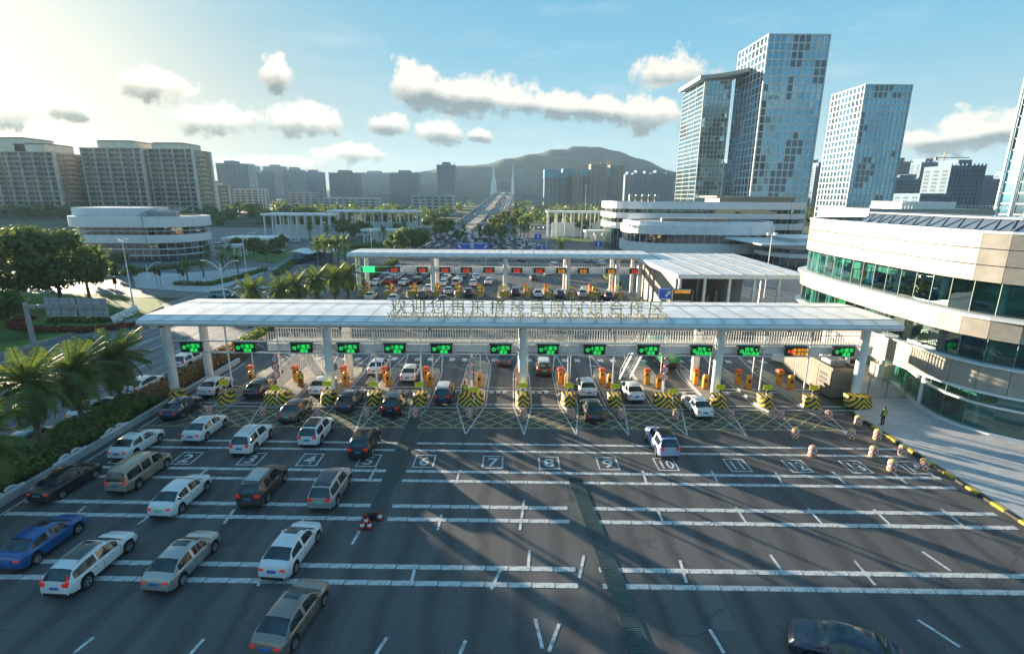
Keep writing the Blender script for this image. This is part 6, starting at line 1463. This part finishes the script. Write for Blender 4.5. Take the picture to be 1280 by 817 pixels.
# street lamps
def lamp(px, py, ptop, label, arms=1, group='street lamps'):
    x, y = G(px, py); h = A(px, ptop, y)[1]; t = thing('street_lamp', label, 'street lamp', (x, y, 0), 0, group)
    MB().tube((0, 0, 0), (0, 0, h), .14, .07, 8).build('pole', white, t); m = MB(); hd = MB()
    for s in ((-1, 1) if arms == 2 else (1,)):
        if arms == 0: continue
        q = [(s * (.1 + 2.6 * k / 6), 0, h - 1.4 + 1.9 * math.sin(k / 6 * 1.5)) for k in range(7)]
        for a, b in zip(q, q[1:]): m.tube(a, b, .09, .08, 6)
        hd.box(min(q[-1][0], q[-1][0] + s * .9), max(q[-1][0], q[-1][0] + s * .9), -.16, .16, q[-1][2] - .08, q[-1][2] + .06)
    if arms == 0: m.box(-.9, .9, -.1, .1, h - .4, h - .25); hd.box(-1, -.4, -.25, .2, h - .25, h + .2); hd.box(.4, 1, -.25, .2, h - .25, h + .2)
    m.build('arm', white, t); hd.build('lamp_head', whitem, t); return t
lamp(168, 388, 300, 'tall lamp mast at the tip of the lawn island', 0); lamp(281, 376, 329, 'white twin-armed swan lamp above the roof edge', 2); lamp(308, 340, 293, 'single lamp at the crossing right of the round office', 1)
lamp(955, 372, 292, 'slim lamp pole in front of the open hall', 0); lamp(683, 312, 262, 'tall slim pole right of the blue road signs', 0); lamp(731, 275, 231, 'tall floodlight mast before the construction towers', 0)
for i, (px, py, pt, a) in enumerate(((367, 292, 255, 1), (420, 286, 250, 1), (502, 298, 262, 1), (526, 310, 272, 1), (404, 330, 300, 1), (465, 318, 285, 1), (186, 352, 330, 1), (527, 286, 250, 1), (450, 286, 262, 1))): lamp(px, py, pt, ORDN[i] + ' single-armed street lamp out in the yards left of the queue', a, 'street lamps in the left yards')
for i, (px, py) in enumerate(((197, 358), (231, 360), (202, 360), (226, 357), (147, 372))): 
    x, y = G(px, py); t = thing('traffic_light', ORDN[i] + ' slim traffic light post at the crossing before the round office', 'traffic light', (x, y, 0), 0, 'traffic lights at the crossing'); MB().tube((0, 0, 0), (0, 0, 4), .08, .08, 6).build('pole', grey, t); MB().box(-.25, .25, -.2, .2, 2.8, 4.2).build('light_box', black, t)
# gantry sign seen from behind at the left
Yb = G(44, 436)[1]; xg, _ = A(44, 436, Yb); zt = A(40, 382, Yb)[1]
gs = thing('sign_gantry', 'grey cantilever gantry with two sign boards seen from behind on the lawn', 'gantry', (xg, Yb, 0)); MB().tube((0, 0, 0), (0, 0, zt + .4), .34, .26, 10).build('post', grey, gs)
xe = A(133, 384, Yb)[0] - xg; MB().box(0, xe, -.2, .2, zt - .25, zt + .15).build('arm', grey, gs)
brd = mat('sign_back', (.36, .38, .40), .5, var=.08, scale=1)
for pa, pb in ((54, 92), (95, 132)):
    xa, xb = A(pa, 384, Yb)[0] - xg, A(pb, 384, Yb)[0] - xg; za, zb = A(90, 396, Yb)[1], A(90, 373, Yb)[1]; b_ = MB().box(xa, xb, .25, .35, za, zb).build('board', brd, gs); m = MB()
    for k in range(4): z = za + (zb - za) * (k + .5) / 4; m.box(xa + .05, xb - .05, .21, .245, z - .05, z + .05)
    for k in range(3): xx = xa + (xb - xa) * (k + .5) / 3; m.box(xx - .06, xx + .06, .16, .205, za, zb)
    m.build('stiffener', grey, gs)
# blue road signs beyond the second canopy
for i, (x0_, y0_, x1_, y1_, Y, lab, ang) in enumerate(((571, 304, 588, 313, 150, 'blue overhead sign on the left of the pair above the second canopy', -R(45)), (592, 304, 611, 313, 150, 'blue overhead sign on the right of the pair above the second canopy', R(45)), (668, 292, 677, 300, 170, 'small blue sign high on the pole right of the pair', 0), (673, 307, 682, 314, 165, 'blue sign just touching the second canopy roof', 0), (743, 301, 753, 309, 175, 'blue sign on a post right of the white yard canopy', 0))):
    s, zc, w, h = boardsign(x0_, y0_, x1_, y1_, Y, blue, lab); arrow_on(s, zc, h, .55 * w * (1 if ang > 0 else -1) if ang else 0, ang)
# people
skin = mat('skin', (.45, .28, .20), .6); cloth = mat('black_uniform', (.012, .013, .016), .8); hivis = mat('hi_vis_vest', (.35, .55, .02), .7, emit=None); hair = mat('black_hair', (.01, .01, .01), .6)
def person(label, x, y, rz, z=.15, wave=0):
    t = thing('person', label, 'person', (x, y, z), rz)
    bm = bmesh.new(); J = [(0, 0, .95), (0, 0, 1.15), (0, .0, 1.40), (0, .01, 1.50), (0, .02, 1.60), (0, .02, 1.72), (-.19, 0, 1.41), (-.26, -.02, 1.14), (-.25, .10, .90), (-.24, .14, .80), (.19, 0, 1.41), (.26, -.02, 1.14), (.25, .10, .90), (.24, .14, .80), (-.10, 0, .90), (-.12, .02, .48), (-.13, -.03, .07), (-.14, .13, .04), (.10, 0, .90), (.12, .02, .48), (.13, -.03, .07), (.14, .13, .04)]
    E = [(0, 1), (1, 2), (2, 3), (3, 4), (4, 5), (2, 6), (6, 7), (7, 8), (8, 9), (2, 10), (10, 11), (11, 12), (12, 13), (0, 14), (14, 15), (15, 16), (16, 17), (0, 18), (18, 19), (19, 20), (20, 21)]
    RD = [.15, .14, .15, .06, .095, .08, .075, .055, .042, .04, .075, .055, .042, .04, .10, .072, .05, .045, .10, .072, .05, .045]
    me = bpy.data.meshes.new('body'); me.from_pydata(J, E, []); o = bpy.data.objects.new('body', me); COL.objects.link(o)
    sk = o.modifiers.new('skin', 'SKIN'); sv = me.skin_vertices[0].data
    for v, r in zip(sv, RD): v.radius = (r, r * (.72 if r > .12 else 1)); v.use_root = False
    sv[0].use_root = True; o.modifiers.new('sub', 'SUBSURF').levels = 2
    bme_ = bpy.data.meshes.new_from_object(o.evaluated_get(bpy.context.evaluated_depsgraph_get())); bpy.data.objects.remove(o)
    bme_.materials.clear()
    for mm in (cloth, skin, hair): bme_.materials.append(mm)
    for p in bme_.polygons:
        c = p.center; p.use_smooth = True; p.material_index = 1 if (c.z > 1.47 or (c.z < .86 and abs(c.x) > .19)) else 0
        if c.z > 1.66 or (c.z > 1.56 and c.y < -.02): p.material_index = 2
    link('body', bme_, t); m = MB(); m.loft([[(w * math.cos(a), d * math.sin(a) , z_) for a in [R(30 * k) for k in range(12)]] for w, d, z_ in ((.18, .135, .98), (.18, .135, 1.12), (.20, .145, 1.3), (.17, .12, 1.44))], closed=True); m.build('vest', hivis, t, smooth=60)
    c_ = MB().lathe([(.105, 1.70), (.11, 1.75), (.08, 1.80), (0, 1.815)], 12, 0, (0, .02)); c_.box(-.07, .07, .08, .19, 1.70, 1.72); c_.build('cap', cloth, t, smooth=40)
    for s in (-1, 1):
        for k in range(4): MB().tube((s * (.235 + .012 * k - .018), .14, .82), (s * (.235 + .012 * k - .018), .165, .745 + .01 * abs(k - 1)), .009, .007, 5).build('finger', skin, t)
        MB().tube((s * .215, .15, .82), (s * .20, .17, .78), .010, .008, 5).build('thumb', skin, t)
    return t
person('guard in black with a yellow-green vest standing on the stone pavement', *G(1102, 533), R(15)); person('guard in a yellow-green vest standing on the wide island left of the middle column', *G(581, 500), 0, .2); person('guard in a yellow-green vest beside the left footbridge stairs', *G(377, 486), R(20), .2)
# ------------------------------------------------------------------ the evening haze
hm = bpy.data.materials.new('haze_air'); hm.use_nodes = True; nt = hm.node_tree; nt.nodes.remove(nt.nodes['Principled BSDF'])
pvn = N(nt, 'ShaderNodeVolumePrincipled'); pvn.inputs['Color'].default_value = (.55, .80, 1.0, 1); pvn.inputs['Density'].default_value = 0.00011; pvn.inputs['Anisotropy'].default_value = .1
L(nt, pvn.outputs[0], nt.nodes['Material Output'].inputs['Volume'])
hz_ = MB().box(-3100, 3100, -450, 2700, -1.2, 195).build('haze', hm); tag(hz_, kind='stuff')
